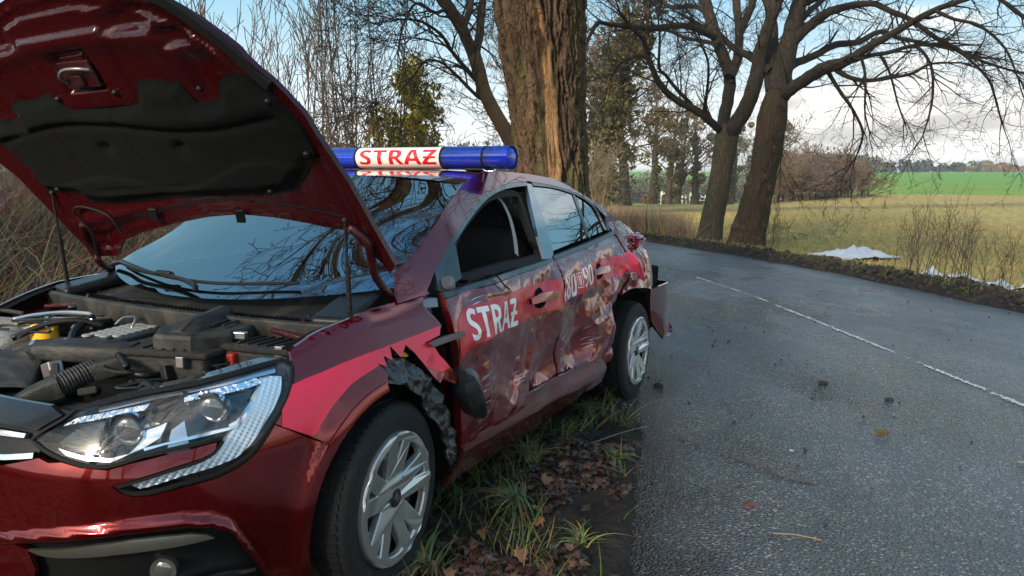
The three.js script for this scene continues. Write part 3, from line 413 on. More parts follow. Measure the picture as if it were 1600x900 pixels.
for (let v = 0; v < 3; v++) scatter('leaf_litter', 'wet brown fallen leaves on the muddy verge', leafGeo(60 + v), std(col(1, 1, 1), .45, 0, { side: THREE.DoubleSide, bumpMap: rep(barkH, 3), bumpScale: .002 }), 1100, 70 + v, R => {
  const d = 1.9 + R() ** 1.3 * 4.2, x = lerp(-1.7, .74, Math.sqrt(R())), z = -d; if (x > xl(z) - .02 && R() < .985) return null; if (underCar(x, z, -.15)) return null; const dens = fbm(x * 1.6, 4, z * 1.6, 3) + (x < .25 ? .12 : -.1); if (dens < -.02 + R() * .12) return null;
  const t = LEAFTONES[Math.floor(R() * LEAFTONES.length)], k = .5 + R() * .6, s = .022 + R() * .026; return [x, landY(x, z) + .008 + R() * .015, z, R() * 6.28, (R() - .5) * .9, s, t.map(q => q * k * .6), (R() - .5) * .9]; });
for (let v = 0; v < 3; v++) scatter('verge_grass', 'thin green and yellow grass on the muddy verge', bladeGeo(.0042, .15, [.05, .11, .15][v]), M_BLADE, 800, 80 + v, R => {
  const d = 1.9 + R() ** 1.2 * 4.4, x = lerp(-1.6, .72, R()), z = -d; if (x > xl(z) - .04 || underCar(x, z, -.25)) return null; if (fbm(x * 2.3 + 5, 2, z * 2.3, 3) + (x < .15 ? .1 : -.1) < .02) return null;
  const y = R(), c = y < .45 ? [.11, .16, .03] : y < .8 ? [.2, .2, .06] : [.32, .26, .12]; return [x, landY(x, z) - .01, z, R() * 6.28, R() * .7, .5 + R() * .8, c.map(q => q * (.6 + R() * .6)), (R() - .5) * .6]; });
function tuft(label, x, z, n, size, seed, dry) {
  const R = rng(seed), B = new Buf();
  for (let k = 0; k < n; k++) { const a = seed * 1.7 + (R() - .5) * 4.2, L = size * (.45 + R() * .75), lean = .5 + R() * 1.2, w = .0022 + R() * .0034, bx = x + (R() - .5) * size * .3, bz = z + (R() - .5) * size * .3, y0 = landY(bx, bz) - .01, yel = R() < dry, c = (yel ? [.25, .21, .07] : [.09, .14, .03]).map(q => q * (.6 + R() * .7)), dx = Math.cos(a), dz = Math.sin(a); let prev;
    for (let i = 0; i <= 7; i++) { const t = i / 7, out = L * lean * t * t * .8, up = L * (t - lean * .55 * t * t * t) * .85, q = w * (1 - t ** 2) + .0004, p = [bx + dx * out, Math.max(y0 + up, landY(bx + dx * out, bz + dz * out) + .006), bz + dz * out], r = [B.v(p[0] - dz * q, p[1], p[2] + dx * q, 0, t, c), B.v(p[0], p[1] - q * .5, p[2], .5, t, c), B.v(p[0] + dz * q, p[1], p[2] - dx * q, 1, t, c)]; if (prev) { B.quad(prev[0], prev[1], r[1], r[0]); B.quad(prev[1], prev[2], r[2], r[1]); } prev = r; } }
  tag(mesh('grass_tuft', B.geo(), std(col(1, 1, 1), .6, 0, { vertexColors: true, transmission: .25, thickness: 0, side: THREE.DoubleSide })), label, 'grass tuft', 'grass tufts on the verge');
}
tuft('largest grass tuft with long yellow green blades beside the front wheel', .03, -3.02, 70, .22, 301, .5);
tuft('flattened pale grass tuft under the sill between the wheels', .1, -3.55, 60, .22, 302, .7);
tuft('fresh green grass tuft at the asphalt edge', .5, -3.5, 54, .13, 303, .15);
tuft('small green grass tuft near the rear wheel', .46, -4.35, 34, .15, 304, .25);
tuft('yellowed curling grass tuft at the foot of the front wheel', -.3, -2.5, 56, .2, 305, .75);
tuft('low thin grass tuft lying on mud at the bottom of the picture', .26, -2.62, 30, .15, 306, .5);
tuft('sparse grass tuft under the crushed rear door', .3, -4.0, 34, .16, 307, .4);
// dry bank left of the car
for (let v = 0; v < 3; v++) scatter('bank_grass', 'tall dry straw coloured grass on the bank behind the car', bladeGeo(.009, .85, [.25, .5, .75][v], 6), M_DRY, 9000, 90 + v, R => {
  const d = 1.2 + R() ** .8 * 13, z = -d, x = xl(z) - 2.9 - R() ** 1.1 * 7.5; if (underCar(x, z, .45)) return null; const k = sst(2.7, 4.2, xl(z) - x); if (R() > k) return null;
  const y = R(), c = y < .45 ? [.185, .14, .085] : y < .93 ? [.105, .07, .045] : [.09, .09, .035]; return [x, landY(x, z) - .04, z, R() * 6.28, R() * .75, (.45 + R() * .75) * (.6 + .4 * k), c.map(q => q * (.3 + R() * .9)), (R() - .5) * .8]; });
{
  const R = rng(95), B = new Buf(); for (let k = 0; k < 420; k++) { const d = 2 + R() * 11, z = -d, x = xl(z) - 3.7 - R() * 5; if (underCar(x, z, .7)) continue; const a = R() * 6.28, L = .7 + R() * 1.3, pts = []; for (let i = 0; i <= 8; i++) { const t = i / 8; pts.push([x + Math.cos(a) * L * t * .9, landY(x, z) + L * (1.5 * t - 1.35 * t * t) + .05 * (R() - .5), z + Math.sin(a) * L * t * .9, .004 * (1.2 - t)]); } tubeInto(B, pts, 4); }
  tag(mesh('brambles', B.geo(), std(col(.12, .075, .05), .85)), 'tangled bramble stems on the bank behind the car', null, null, 'stuff');
}
// short dead grass on the field and the scrub along the far bend
for (let v = 0; v < 2; v++) scatter('field_grass', 'short olive brown winter grass on the field', bladeGeo(.012, .13, [.05, .09][v], 3), M_DRY, 17000, 110 + v, R => {
  const d = 6 + 26 * R() ** .75, z = -d, x = xr(z) + .75 + R() * (4 + d * .5); if (x / d > .75) return null; const y = R(), c = y < .5 ? [.40, .31, .11] : y < .8 ? [.31, .27, .08] : [.50, .38, .17]; return [x, landY(x, z) - .015, z, R() * 6.28, R() * .6, .45 + R() * .8, c.map(q => q * (.6 + R() * .6)), (R() - .5) * .5]; });
for (let v = 0; v < 2; v++) scatter('dry_scrub', 'low reddish brown dead weeds along the far side of the bend', bladeGeo(.014, .75, [.12, .3][v], 4), M_DRY, 7000, 114 + v, R => {
  const d = 19 + R() * 20, z = -d, x = xr(z) + .7 + R() * R() * 6; const px = 800 + 1168 * x / d; if (px > 1090 - R() * 60 || px < 780) return null; return [x, landY(x, z) - .03, z, R() * 6.28, R() * .5, .5 + R() * .7, (R() < .6 ? [.27, .18, .12] : [.36, .26, .14]).map(q => q * (.6 + R() * .7)), (R() - .5) * .5]; });
scatter('berm_weeds', 'low green and brown weeds on the muddy edge of the road', bladeGeo(.01, .12, .07, 3), M_BLADE, 2600, 118, R => { const d = 6 + R() * 12, z = -d, x = xr(z) + .1 + R() * 1.1; if (fbm(x * 2, 3, z * 2, 2) < -.02) return null; return [x, landY(x, z) - .01, z, R() * 6.28, R() * .8, .4 + R() * .8, (R() < .6 ? [.09, .13, .025] : [.2, .15, .07]).map(q => q * (.5 + R() * .7)), (R() - .5)]; });
scatter('berm_clods', 'clods of wet dark soil heaped along the road edge', new THREE.IcosahedronGeometry(1, 1), std(col(1, 1, 1), .9), 2200, 119, R => { const d = 5.5 + R() * 14, z = -d, x = xr(z) + .02 + R() * .75, s = .008 + R() ** 2 * .028; return [x, landY(x, z) + s * .2, z, R() * 6.28, R() * 3, s, [.028, .019, .013].map(q => q * (.5 + R()))]; });
scatter('road_grit', 'loose grit and crumbs of mud on the asphalt', new THREE.IcosahedronGeometry(1, 0), std(col(1, 1, 1), .8), 1100, 121, R => { const d = 2.2 + R() * 9, z = -d, a = xl(z), b = xr(z), u = R() < .5 ? R() ** 3 : 1 - R() ** 3, x = lerp(a, b, R() < .4 ? R() : u), s = .002 + R() ** 5 * .010, k = (x - a) / (b - a); return [x, roadY(z) + .006 + .021 * (1 - (2 * k - 1) ** 2) + s * .3, z, R() * 6.28, R() * 3, s, (R() < .7 ? [.03, .025, .02] : [.16, .15, .14])]; });
const clod = new THREE.IcosahedronGeometry(1, 2); { const P = clod.attributes.position; for (let i = 0; i < P.count; i++) { const x = P.getX(i), y = P.getY(i), z = P.getZ(i), q = .8 + .9 * perlin.noise(x * 1.7 + 3, y * 1.7, z * 1.7) + .35 * perlin.noise(x * 4, y * 4 + 7, z * 4); P.setXYZ(i, x * q * 1.2, y * q * .55, z * q); } clod.computeVertexNormals(); }
scatter('mud_clods', 'lumps of wet mud on the verge', clod, std(col(1, 1, 1), .7), 1100, 122, R => { const d = 1.9 + R() * 4, z = -d, x = lerp(-1.2, .8, R()); if (x > xl(z) + .12 * R()) return null; const s = .004 + R() ** 3 * .024; return [x, landY(x, z) + s * .1, z, R() * 6.28, R() * 3, s, [.022, .017, .013].map(q => q * (.5 + R()))]; });
// ---------------------------------------------------------------- small things on the road
const roadTop = (x, z) => { const a = xl(z) - .03, b = xr(z) + .05, k = (x - a) / (b - a); return roadY(z) + .006 + .021 * (1 - (2 * k - 1) ** 2) - .012 * (Math.exp(-(((k - .24) / .07) ** 2)) + Math.exp(-(((k - .76) / .07) ** 2))) + .004 * fbm(x * 1.4, 1, z * 1.4, 3); };
{
  const l = mesh('fallen_leaf', leafGeo(401), std(col(.11, .035, .02), .5, 0, { side: THREE.DoubleSide })); l.scale.setScalar(.085); l.position.set(.98, roadTop(.98, -2.96) + .012, -2.96); l.rotation.set(.12, 1.2, .1); tag(l, 'single red brown fallen leaf lying on the asphalt', 'leaf');
  const stick = (name, label, cat, p, r, c, seed) => { const R = rng(seed), s = smooth(p.map(([x, z, h]) => [x, roadTop(x, z) + r + (h || 0), z, r * (.7 + R() * .5)]), 6), B = new Buf(); tubeInto(B, s, 6, 1, null, true); tag(mesh(name, B.geo(), std(c, .8)), label, cat); };
  stick('twig', 'long thin brown twig lying across the asphalt near the verge', 'twig', [[.90, -3.84], [1.0, -3.66, .004], [1.1, -3.5], [1.19, -3.36, .004], [1.25, -3.25], [1.36, -3.18]], .0028, col(.06, .045, .034), 1);
  stick('straw', 'short pale straw lying on the asphalt in front', 'straw', [[1.0, -2.68], [1.08, -2.66, .003], [1.16, -2.62]], .003, col(.22, .17, .10), 2);
  stick('twig', 'thin pale twig reaching from the mud onto the asphalt', 'twig', [[.42, -3.72, .02], [.6, -3.86, .03], [.76, -4.02, .01]], .0025, col(.2, .18, .15), 3);
  stick('twig', 'short pale twig near the right edge of the road', 'twig', [[2.43, -3.42], [2.5, -3.4, .004], [2.58, -3.42]], .006, col(.2, .18, .16), 6);
  const lump = (name, label, cat, x, z, s, c, seed) => { const g = new THREE.IcosahedronGeometry(1, 4), P = g.attributes.position; for (let i = 0; i < P.count; i++) { const X = P.getX(i), Y = P.getY(i), Z = P.getZ(i), q = 1 + .5 * perlin.noise(X * 2 + seed, Y * 2, Z * 2) + .3 * perlin.noise(X * 7, Y * 7 + seed, Z * 7); P.setXYZ(i, X * q * s, Y * q * s * .5, Z * q * s * .8); } g.computeVertexNormals(); const m = mesh(name, g, std(c, .95)); m.position.set(x, roadTop(x, z) + s * .25, z); tag(m, label, cat); };
  lump('moss_clump', 'olive brown clump of moss lying on the asphalt', 'moss', 2.02, -3.91, .035, col(.10, .075, .025), 1);
  lump('mud_lump', 'small dark lump of mud on the asphalt below the moss clump', 'mud', 2.38, -4.55, .025, col(.03, .026, .022), 2);
  lump('pebble', 'small pale pebble on the asphalt in front of the rear wheel', 'pebble', 1.42, -3.62, .012, col(.3, .3, .3), 3);
  lump('mud_lump', 'dark lump of mud on the asphalt right beside the rear tyre', 'mud', 1.0, -4.95, .03, col(.03, .026, .022), 4);
  lump('mud_lump', 'dark lump of mud in the middle of the lane under the white line', 'mud', 2.15, -5.0, .03, col(.03, .026, .022), 5);
  for (const [x, z, s, where] of [[.25, -3.45, .05, 'behind the largest tuft'], [.14, -3.25, .06, 'against the largest tuft'], [-.12, -2.75, .05, 'in front of the front wheel tuft'], [.12, -2.85, .05, 'under the blades of the largest tuft'], [.02, -2.5, .06, 'at the bottom edge of the picture'], [-.22, -2.42, .05, 'beside the yellowed tuft at the tyre']]) { const g = mesh('fallen_leaf', leafGeo(410 + s * 900 + x * 50 | 0), std(col(.2 + x * .1, .085, .035), .6, 0, { side: THREE.DoubleSide })); g.scale.setScalar(s); g.position.set(x, landY(x, z) + .04, z); g.rotation.set(.5 + x, z * 9, .3); tag(g, 'large rust coloured fallen leaf ' + where, 'leaf', 'rust coloured leaves in the verge grass'); }
}
// white sheeting dumped along the far edge
function sheet(label, x, z, w, dp, h, seed, yaw) {
  const B = new Buf(), n = 60; for (let j = 0; j <= n; j++) for (let i = 0; i <= n; i++) { const u = i / n * 2 - 1, v = j / n * 2 - 1, edge = 1 + .25 * perlin.noise(Math.atan2(v, u) * 1.5 + seed, seed, 1), X = u * w * edge, Z = v * dp * edge, c = Math.cos(yaw), s = Math.sin(yaw), px = x + X * c + Z * s, pz = z - X * s + Z * c, r = Math.hypot(u, v); const f = (1 - Math.abs(perlin.noise(X * 2.6 + seed, Z * 3.2, 1)) * 2) * .5 + (1 - Math.abs(perlin.noise(X * 4.5 + seed, Z * 5, 5)) * 2) * .28; B.v(px, landY(px, pz) + .03 + h * Math.max(0, 1 - r * .9) * (.5 + .5 * f + .6 * Math.max(0, u)) + .05 * f, pz, u, v); }
  for (let j = 0; j < n; j++) for (let i = 0; i < n; i++) { const a = j * (n + 1) + i; B.quad(a, a + n + 1, a + n + 2, a + 1); }
  tag(mesh('plastic_sheet', B.geo(), std(col(.5, .51, .54), .5, 0, { side: THREE.DoubleSide })), label, 'plastic sheet', 'white sheets beyond the road');
}
sheet('largest crumpled white plastic sheet lying beyond the road edge', 7.15, -15.6, .85, .5, .27, 1, .5);
sheet('small scrap of white sheet behind the muddy edge, left of the weeds', 6.45, -11.4, .2, .16, .16, 2, .2);
sheet('small flat white sheet scrap among the bare stems', 6.55, -10.7, .34, .22, .14, 3, .2);
sheet('white sheet scrap between the bare stems and the picture edge', 6.75, -10.2, .25, .2, .12, 4, .2);
sheet('white crumpled sheet at the right end of the muddy edge', 6.85, -9.4, .42, .3, .3, 5, .2);
// bare stems of weeds and saplings there
{
  const put = (label, px, d, h, stems, seed, lx) => freeTree('weed_clump', label, at(px, d), -d, h, { cat: 'weeds', stems, foot: .35, r: .007, splay: .25, leanX: lx, sway: .12, boughs: 7, from: .25, spread: .5, levels: 2, kids: 3, rise: 1.4, up: .1, rmin: .0022, ref: .6, step: .12 }, seed, 'bare stems beyond the road edge', null, M_TWIG, M_TWIG);
  put('tall curving bare stem cluster right of the white sheet', 1440, 11, 1.75, 2, 501, .35); put('bare stem cluster just right of the largest white sheet', 1418, 11.4, 1.0, 5, 502, 0); put('bare stem cluster in the middle of the weeds', 1455, 10.8, 1.15, 6, 503, .12); put('bare stem cluster with upright whips near the sheet scraps', 1490, 10.4, 1.3, 6, 504, .1); put('bare stem cluster next to the right picture edge', 1530, 10, .85, 6, 505, .05); put('low bare stem cluster in the corner by the last sheet', 1580, 9.6, .75, 5, 506, 0); put('thin bare stems growing right of the knotted trunk', 1212, 15.5, 1.1, 4, 507, .1);
}
// ---------------------------------------------------------------- far away
{
  const white = std(col(.7, .7, .68), .6);
  const paddock = (label, pts) => { const f = thing('paddock_fence', label, 'fence', 'white fences in the distance'); pts.forEach(([px, d, lean], i) => { const x = at(px, d), y = landY(x, -d); const p = mesh('post', new THREE.BoxGeometry(.14, 1.5, .14).rotateZ(lean || 0), white, f, false); p.position.set(x, y + .65, -d); if (i) { const a = pts[i - 1], xa = at(a[0], a[1]), ya = landY(xa, -a[1]); for (const h of [.5, 1.05]) { const L = Math.hypot(x - xa, d - a[1], y - ya), r = mesh('rail', new THREE.BoxGeometry(L, .1, .05), white, f, false); r.position.set((x + xa) / 2, (y + ya) / 2 + h, -(d + a[1]) / 2); r.rotation.set(0, Math.atan2(d - a[1], x - xa), Math.atan2(y - ya, x - xa) * .9); } } }); };
  paddock('white rail fence at the far meadow left of the forked tree', [[1058, 128], [1064, 128], [1070, 128, .1], [1077, 129, .3], [1085, 129], [1092, 130, -.2], [1100, 130]]);
  paddock('white fence posts showing between the two roadside trees', [[1128, 132], [1134, 132], [1142, 132], [1149, 133]]);
  const board = (label, px, d, w, h, up, c) => { const b = thing('notice_board', label, 'sign', 'notice boards by the far meadow'); const x = at(px, d), y = landY(x, -d); mesh('panel', new THREE.BoxGeometry(w, h, .08), c, b, false).position.set(x, y + up, -d); for (const s of [-1, 1]) mesh('post', new THREE.BoxGeometry(.1, up, .1), c, b, false).position.set(x + s * w * .42, y + up / 2, -d - .1); };
  board('white notice board on posts near the dark red parked car', 1035, 122, .9, .6, 1.9, white); board('pale green notice board right of the white one', 1080, 120, .9, .5, 1.8, std(col(.35, .5, .42), .6));
  const parked = (label, px, d, c, yaw) => {
    const g = thing('parked_car', label, 'car'), x = at(px, d), prof = [[-2.1, .35], [-2.12, .75], [-1.95, .92], [-1.2, .97], [-.7, 1.4], [.75, 1.43], [1.45, 1.0], [2.0, .88], [2.1, .6], [2.08, .32]], s = new THREE.Shape(); prof.forEach((q, i) => i ? s.lineTo(...q) : s.moveTo(...q)); s.closePath();
    mesh('body', new THREE.ExtrudeGeometry(s, { depth: 1.6, bevelEnabled: true, bevelSize: .08, bevelThickness: .08, bevelSegments: 3 }).translate(0, 0, -.8), std(c, .25, .3, { clearcoat: 1 }), g, false);
    for (const z of [-.9, .9]) { const w = new THREE.Shape(); [[-1.05, .98], [-.62, 1.34], [.68, 1.36], [1.2, 1.0]].forEach((q, i) => i ? w.lineTo(...q) : w.moveTo(...q)); mesh('window', new THREE.ExtrudeGeometry(w, { depth: .02, bevelEnabled: false }).translate(0, 0, z - .01), MP_GLOSS, g, false); }
    mesh('windscreen', boxGeo(.04, .42, 1.3).rotateZ(-.92).translate(-.98, 1.2, 0), MP_GLOSS, g, false); mesh('rear_window', boxGeo(.04, .55, 1.3).rotateZ(1.03).translate(1.16, 1.22, 0), MP_GLOSS, g, false);
    for (const z of [-.6, .6]) mesh('headlight', boxGeo(.06, .14, .3).translate(-2.16, .7, z), white, g, false);
    for (const X of [-1.3, 1.3]) for (const z of [-.8, .8]) mesh('wheel', new THREE.CylinderGeometry(.31, .31, .2, 18).rotateX(Math.PI / 2).translate(X, .31, z), MP_RUBBER, g, false);
    g.position.set(x, landY(x, -d), -d); g.rotation.y = yaw; };
  const MP_GLOSS = std(col(.02, .025, .03), .1), MP_RUBBER = std(col(.02, .02, .02), .8), boxGeo = (a, b, c) => new THREE.BoxGeometry(a, b, c);
  parked('white car parked far off beside the straight mistletoe tree', 953, 126, col(.7, .72, .75), 1.2); parked('dark red car parked far off under the leaning mistletoe tree', 1010, 128, col(.2, .03, .04), 1.7);
}
// ---- the car's painted skin: plan contour C(s) (s = metres from the nose round the left flank), pushed in or out by o(s, y)
const PLAN = [[.905, 0], [.897, .2], [.868, .4], [.8, .58], [.69, .71], [.53, .805], [.3, .865], [0, .893], [-.5, .903], [-1.3, .907], [-2.2, .905], [-2.711, .897], [-3.1, .868], [-3.4, .8], [-3.6, .66], [-3.69, .4], [-3.713, 0]];
const planTable = (() => {
  const c = new THREE.CatmullRomCurve3(PLAN.map(p => new THREE.Vector3(p[0], p[1], 0)), false, 'centripetal');
  c.arcLengthDivisions = 1200; const L = c.getLength(), n = 1600, t = [];
  for (let i = 0; i <= n; i++) { const p = c.getPointAt(i / n); t.push([p.x, p.y]); }
  const nr = t.map((p, i) => { const a = t[Math.max(0, i - 1)], b = t[Math.min(n, i + 1)], dx = b[0] - a[0], dl = b[1] - a[1], l = Math.hypot(dx, dl); return i === 0 ? [1, 0] : [dl / l, -dx / l]; });
  return { L, n, t, nr };
})();
function planAt(s) {
  const { L, n, t, nr } = planTable, f = Math.min(n - 1e-6, Math.max(0, s / L * n)), i = Math.floor(f), k = f - i, m = (a, b) => a + (b - a) * k;
  return [m(t[i][0], t[i + 1][0]), m(t[i][1], t[i + 1][1]), m(nr[i][0], nr[i + 1][0]), m(nr[i][1], nr[i + 1][1])];
}
const sOfX = x => { let a = 0, b = planTable.L; for (let i = 0; i < 40; i++) { const m = (a + b) / 2; planAt(m)[0] > x ? a = m : b = m; } return a; };
const SECT = [
  [.9, [[.1, -.12], [.22, -.04], [.3, -.01], [.45, 0], [.58, -.005], [.66, -.03], [.74, -.09], [.82, -.2], [.95, -.45]]],
  [.5, [[.1, -.07], [.25, -.02], [.45, 0], [.6, -.005], [.7, -.025], [.78, -.065], [.86, -.14], [.95, -.3]]],
  [0, [[.1, -.07], [.25, -.03], [.45, -.005], [.6, 0], [.7, -.006], [.8, -.026], [.88, -.06], [.94, -.11], [1.05, -.25]]],
  [-.7, [[.1, -.1], [.22, -.05], [.35, -.02], [.5, -.005], [.62, 0], [.75, -.004], [.85, -.018], [.93, -.045], [1, -.085], [1.2, -.21], [1.45, -.39]]],
  [-2.2, [[.1, -.1], [.22, -.05], [.35, -.02], [.5, -.005], [.62, 0], [.75, -.004], [.85, -.018], [.93, -.045], [1, -.085], [1.2, -.21], [1.45, -.39]]],
  [-3.2, [[.1, -.1], [.25, -.05], [.4, -.01], [.6, 0], [.75, -.004], [.9, -.035], [1, -.09], [1.2, -.23], [1.45, -.42]]],
  [-3.7, [[.1, -.08], [.3, -.02], [.45, 0], [.6, -.02], [.75, -.05], [.9, -.09], [1, -.16], [1.2, -.4], [1.45, -.8]]],
];
function mono(p, y) {                                   // monotone cubic through the points of a section
  const n = p.length; if (y <= p[0][0]) return p[0][1] + (y - p[0][0]) * (p[1][1] - p[0][1]) / (p[1][0] - p[0][0]);
  if (y >= p[n - 1][0]) return p[n - 1][1] + (y - p[n - 1][0]) * (p[n - 1][1] - p[n - 2][1]) / (p[n - 1][0] - p[n - 2][0]);
  let i = 0; while (y > p[i + 1][0]) i++;
  const d = k => (p[k + 1][1] - p[k][1]) / (p[k + 1][0] - p[k][0]);
  const m = k => k <= 0 ? d(0) : k >= n - 1 ? d(n - 2) : d(k - 1) * d(k) <= 0 ? 0 : 2 / (1 / d(k - 1) + 1 / d(k));
  const h = p[i + 1][0] - p[i][0], t = (y - p[i][0]) / h, t2 = t * t, t3 = t2 * t;
  return (2 * t3 - 3 * t2 + 1) * p[i][1] + (t3 - 2 * t2 + t) * h * m(i) + (-2 * t3 + 3 * t2) * p[i + 1][1] + (t3 - t2) * h * m(i + 1);
}
function skinOff(x, y) {
  let i = 0; while (i < SECT.length - 2 && x < SECT[i + 1][0]) i++;
  const k = sst(SECT[i][0], SECT[i + 1][0], x), a = mono(SECT[i][1], y), b = mono(SECT[i + 1][1], y);
  let o = a + (b - a) * k;
  for (const w of [0, -2.711]) { const r = Math.hypot(x - w, y - .33); if (r < .5 && y > .1) o += .016 * (1 - sst(.365, .47, r)); }
  return o;
}
function skin(s, y, extra = 0) {                         // point of the left flank in car axes: X forward, Y up, Z to the right
  const [x, l, nx, nl] = planAt(s), o = skinOff(x, y) + extra;
  return [x + nx * o, y, -(l + nl * o)];
}
const T_HL = [[0.383, 0.67], [0.412, 0.659], [0.438, 0.651], [0.469, 0.643], [0.525, 0.632], [0.562, 0.629], [0.597, 0.63], [0.625, 0.636], [0.653, 0.644], [0.686, 0.652], [0.742, 0.66], [0.804, 0.668], [0.878, 0.676], [0.882, 0.667], [0.871, 0.654], [0.855, 0.64], [0.825, 0.627], [0.787, 0.619], [0.746, 0.611], [0.673, 0.593], [0.618, 0.579], [0.643, 0.566], [0.663, 0.56], [0.695, 0.559], [0.735, 0.566], [0.776, 0.574], [0.818, 0.578], [0.861, 0.583], [0.916, 0.601], [0.943, 0.613], [0.966, 0.629], [1.011, 0.671], [1.043, 0.701], [1.08, 0.738], [1.116, 0.778], [1.139, 0.82], [1.138, 0.833], [1.123, 0.84], [1.052, 0.835], [0.97, 0.828], [0.896, 0.819], [0.82, 0.808], [0.727, 0.797], [0.631, 0.785], [0.535, 0.77], [0.454, 0.753], [0.43, 0.729], [0.385, 0.702], [0.361, 0.679]];
const T_HLlamp = [[0.409, 0.667], [0.467, 0.65], [0.524, 0.64], [0.596, 0.638], [0.657, 0.654], [0.685, 0.661], [0.805, 0.677], [0.879, 0.686], [0.936, 0.693], [0.959, 0.704], [1.042, 0.803], [0.962, 0.813], [0.817, 0.794], [0.637, 0.774], [0.471, 0.748], [0.439, 0.726], [0.395, 0.701], [0.371, 0.68]];
const T_HLdrlTop = [[0.48, 0.72], [0.568, 0.735], [0.672, 0.75], [0.687, 0.764], [0.561, 0.747], [0.461, 0.729], [0.427, 0.709]];
const T_HLdrlTop2 = [[0.792, 0.766], [0.895, 0.777], [1.019, 0.787], [1.037, 0.792], [1.021, 0.804], [0.899, 0.793], [0.793, 0.778]];
const T_HLguide = [[0.987, 0.748], [0.949, 0.705], [0.909, 0.682], [0.891, 0.658], [0.864, 0.633], [0.83, 0.622], [0.755, 0.606], [0.682, 0.589], [0.646, 0.58], [0.672, 0.567], [0.695, 0.57], [0.777, 0.589], [0.862, 0.601], [0.917, 0.613], [0.956, 0.636], [1, 0.676], [1.044, 0.719], [1.081, 0.758], [1.102, 0.797], [1.07, 0.802], [1.043, 0.799]];
const T_HLchrome = [[0.468, 0.646], [0.53, 0.637], [0.596, 0.634], [0.657, 0.658], [0.68, 0.666], [0.723, 0.688], [0.742, 0.722], [0.717, 0.714], [0.687, 0.707], [0.67, 0.677], [0.643, 0.654], [0.595, 0.644], [0.522, 0.647], [0.44, 0.661]];
const T_HLchrome2 = [[0.683, 0.659], [0.733, 0.67], [0.805, 0.678], [0.879, 0.686], [0.937, 0.691], [0.932, 0.698], [0.855, 0.692], [0.757, 0.679], [0.68, 0.666]];
const T_HLchrome3 = [[0.91, 0.692], [0.936, 0.693], [0.987, 0.748], [0.983, 0.754], [0.928, 0.709], [0.906, 0.702]];
const T_proj1 = [[0.633, 0.703]];
const T_proj2 = [[0.882, 0.74]];
const T_bumperTop = [[1.032, 0.687], [1.015, 0.665], [0.971, 0.623], [0.948, 0.608], [0.921, 0.593], [0.866, 0.575], [0.781, 0.565], [0.703, 0.552], [0.663, 0.552], [0.636, 0.561], [0.609, 0.58], [0.673, 0.6], [0.746, 0.618], [0.826, 0.634], [0.86, 0.646], [0.867, 0.667], [0.804, 0.659], [0.742, 0.651], [0.654, 0.635], [0.598, 0.621], [0.527, 0.625], [0.471, 0.635], [0.433, 0.631], [0.401, 0.64], [0.281, 0.609]];
const T_seam = [[1.031, 0.688], [1.079, 0.661], [1.128, 0.632], [1.164, 0.612], [1.188, 0.594]];
const T_bumperArch = [[1.188, 0.594], [1.165, 0.56], [1.144, 0.509], [1.124, 0.448], [1.11, 0.375], [1.105, 0.316], [1.107, 0.249], [1.134, 0.126]];
const T_foglip = [[0.273, 0.402], [0.405, 0.426], [0.526, 0.444], [0.632, 0.458], [0.705, 0.461], [0.777, 0.46], [0.842, 0.448], [0.89, 0.421], [0.936, 0.345], [0.989, 0.255]];
const T_fogstrip = [[0.4, 0.383], [0.445, 0.382], [0.511, 0.389], [0.611, 0.402], [0.702, 0.408], [0.771, 0.41], [0.85, 0.415], [0.831, 0.427], [0.794, 0.437], [0.726, 0.441], [0.659, 0.44], [0.565, 0.429], [0.46, 0.41], [0.365, 0.397]];
const T_foglamp = [[0.723, 0.353]];
const T_wing = [[1.067, 0.721], [1.046, 0.703], [1.031, 0.688], [1.079, 0.661], [1.128, 0.632], [1.164, 0.612], [1.188, 0.594], [1.208, 0.614], [1.238, 0.635], [1.272, 0.654], [1.312, 0.669], [1.355, 0.685], [1.399, 0.695], [1.449, 0.71], [1.465, 0.748], [1.44, 0.784], [1.472, 0.771], [1.47, 0.804], [1.507, 0.784], [1.511, 0.829], [1.554, 0.784], [1.594, 0.82], [1.638, 0.78], [1.676, 0.729], [1.732, 0.662], [1.756, 0.67], [1.813, 0.643], [1.882, 0.615], [1.809, 0.697], [1.757, 0.759], [1.744, 0.784], [1.695, 0.809], [1.792, 0.821], [1.82, 0.85], [1.804, 0.873], [1.786, 0.901], [1.781, 0.923], [1.809, 0.952], [1.789, 0.958], [1.651, 0.947], [1.553, 0.941], [1.456, 0.932], [1.383, 0.918], [1.313, 0.905], [1.243, 0.889], [1.178, 0.869], [1.154, 0.857], [1.138, 0.817], [1.112, 0.778], [1.088, 0.744]];
const T_wingStripe = [[1.09, 0.748], [1.06, 0.719], [1.051, 0.677], [1.148, 0.627], [1.171, 0.649], [1.201, 0.677], [1.229, 0.699], [1.264, 0.721], [1.309, 0.745], [1.359, 0.761], [1.434, 0.778], [1.44, 0.784], [1.472, 0.771], [1.47, 0.804], [1.507, 0.784], [1.511, 0.829], [1.554, 0.784], [1.594, 0.82], [1.638, 0.78], [1.676, 0.729], [1.755, 0.699], [1.799, 0.704], [1.757, 0.759], [1.744, 0.784], [1.695, 0.809], [1.792, 0.821], [1.812, 0.852], [1.663, 0.841], [1.51, 0.831], [1.402, 0.823], [1.309, 0.811], [1.216, 0.795], [1.163, 0.787], [1.115, 0.778]];
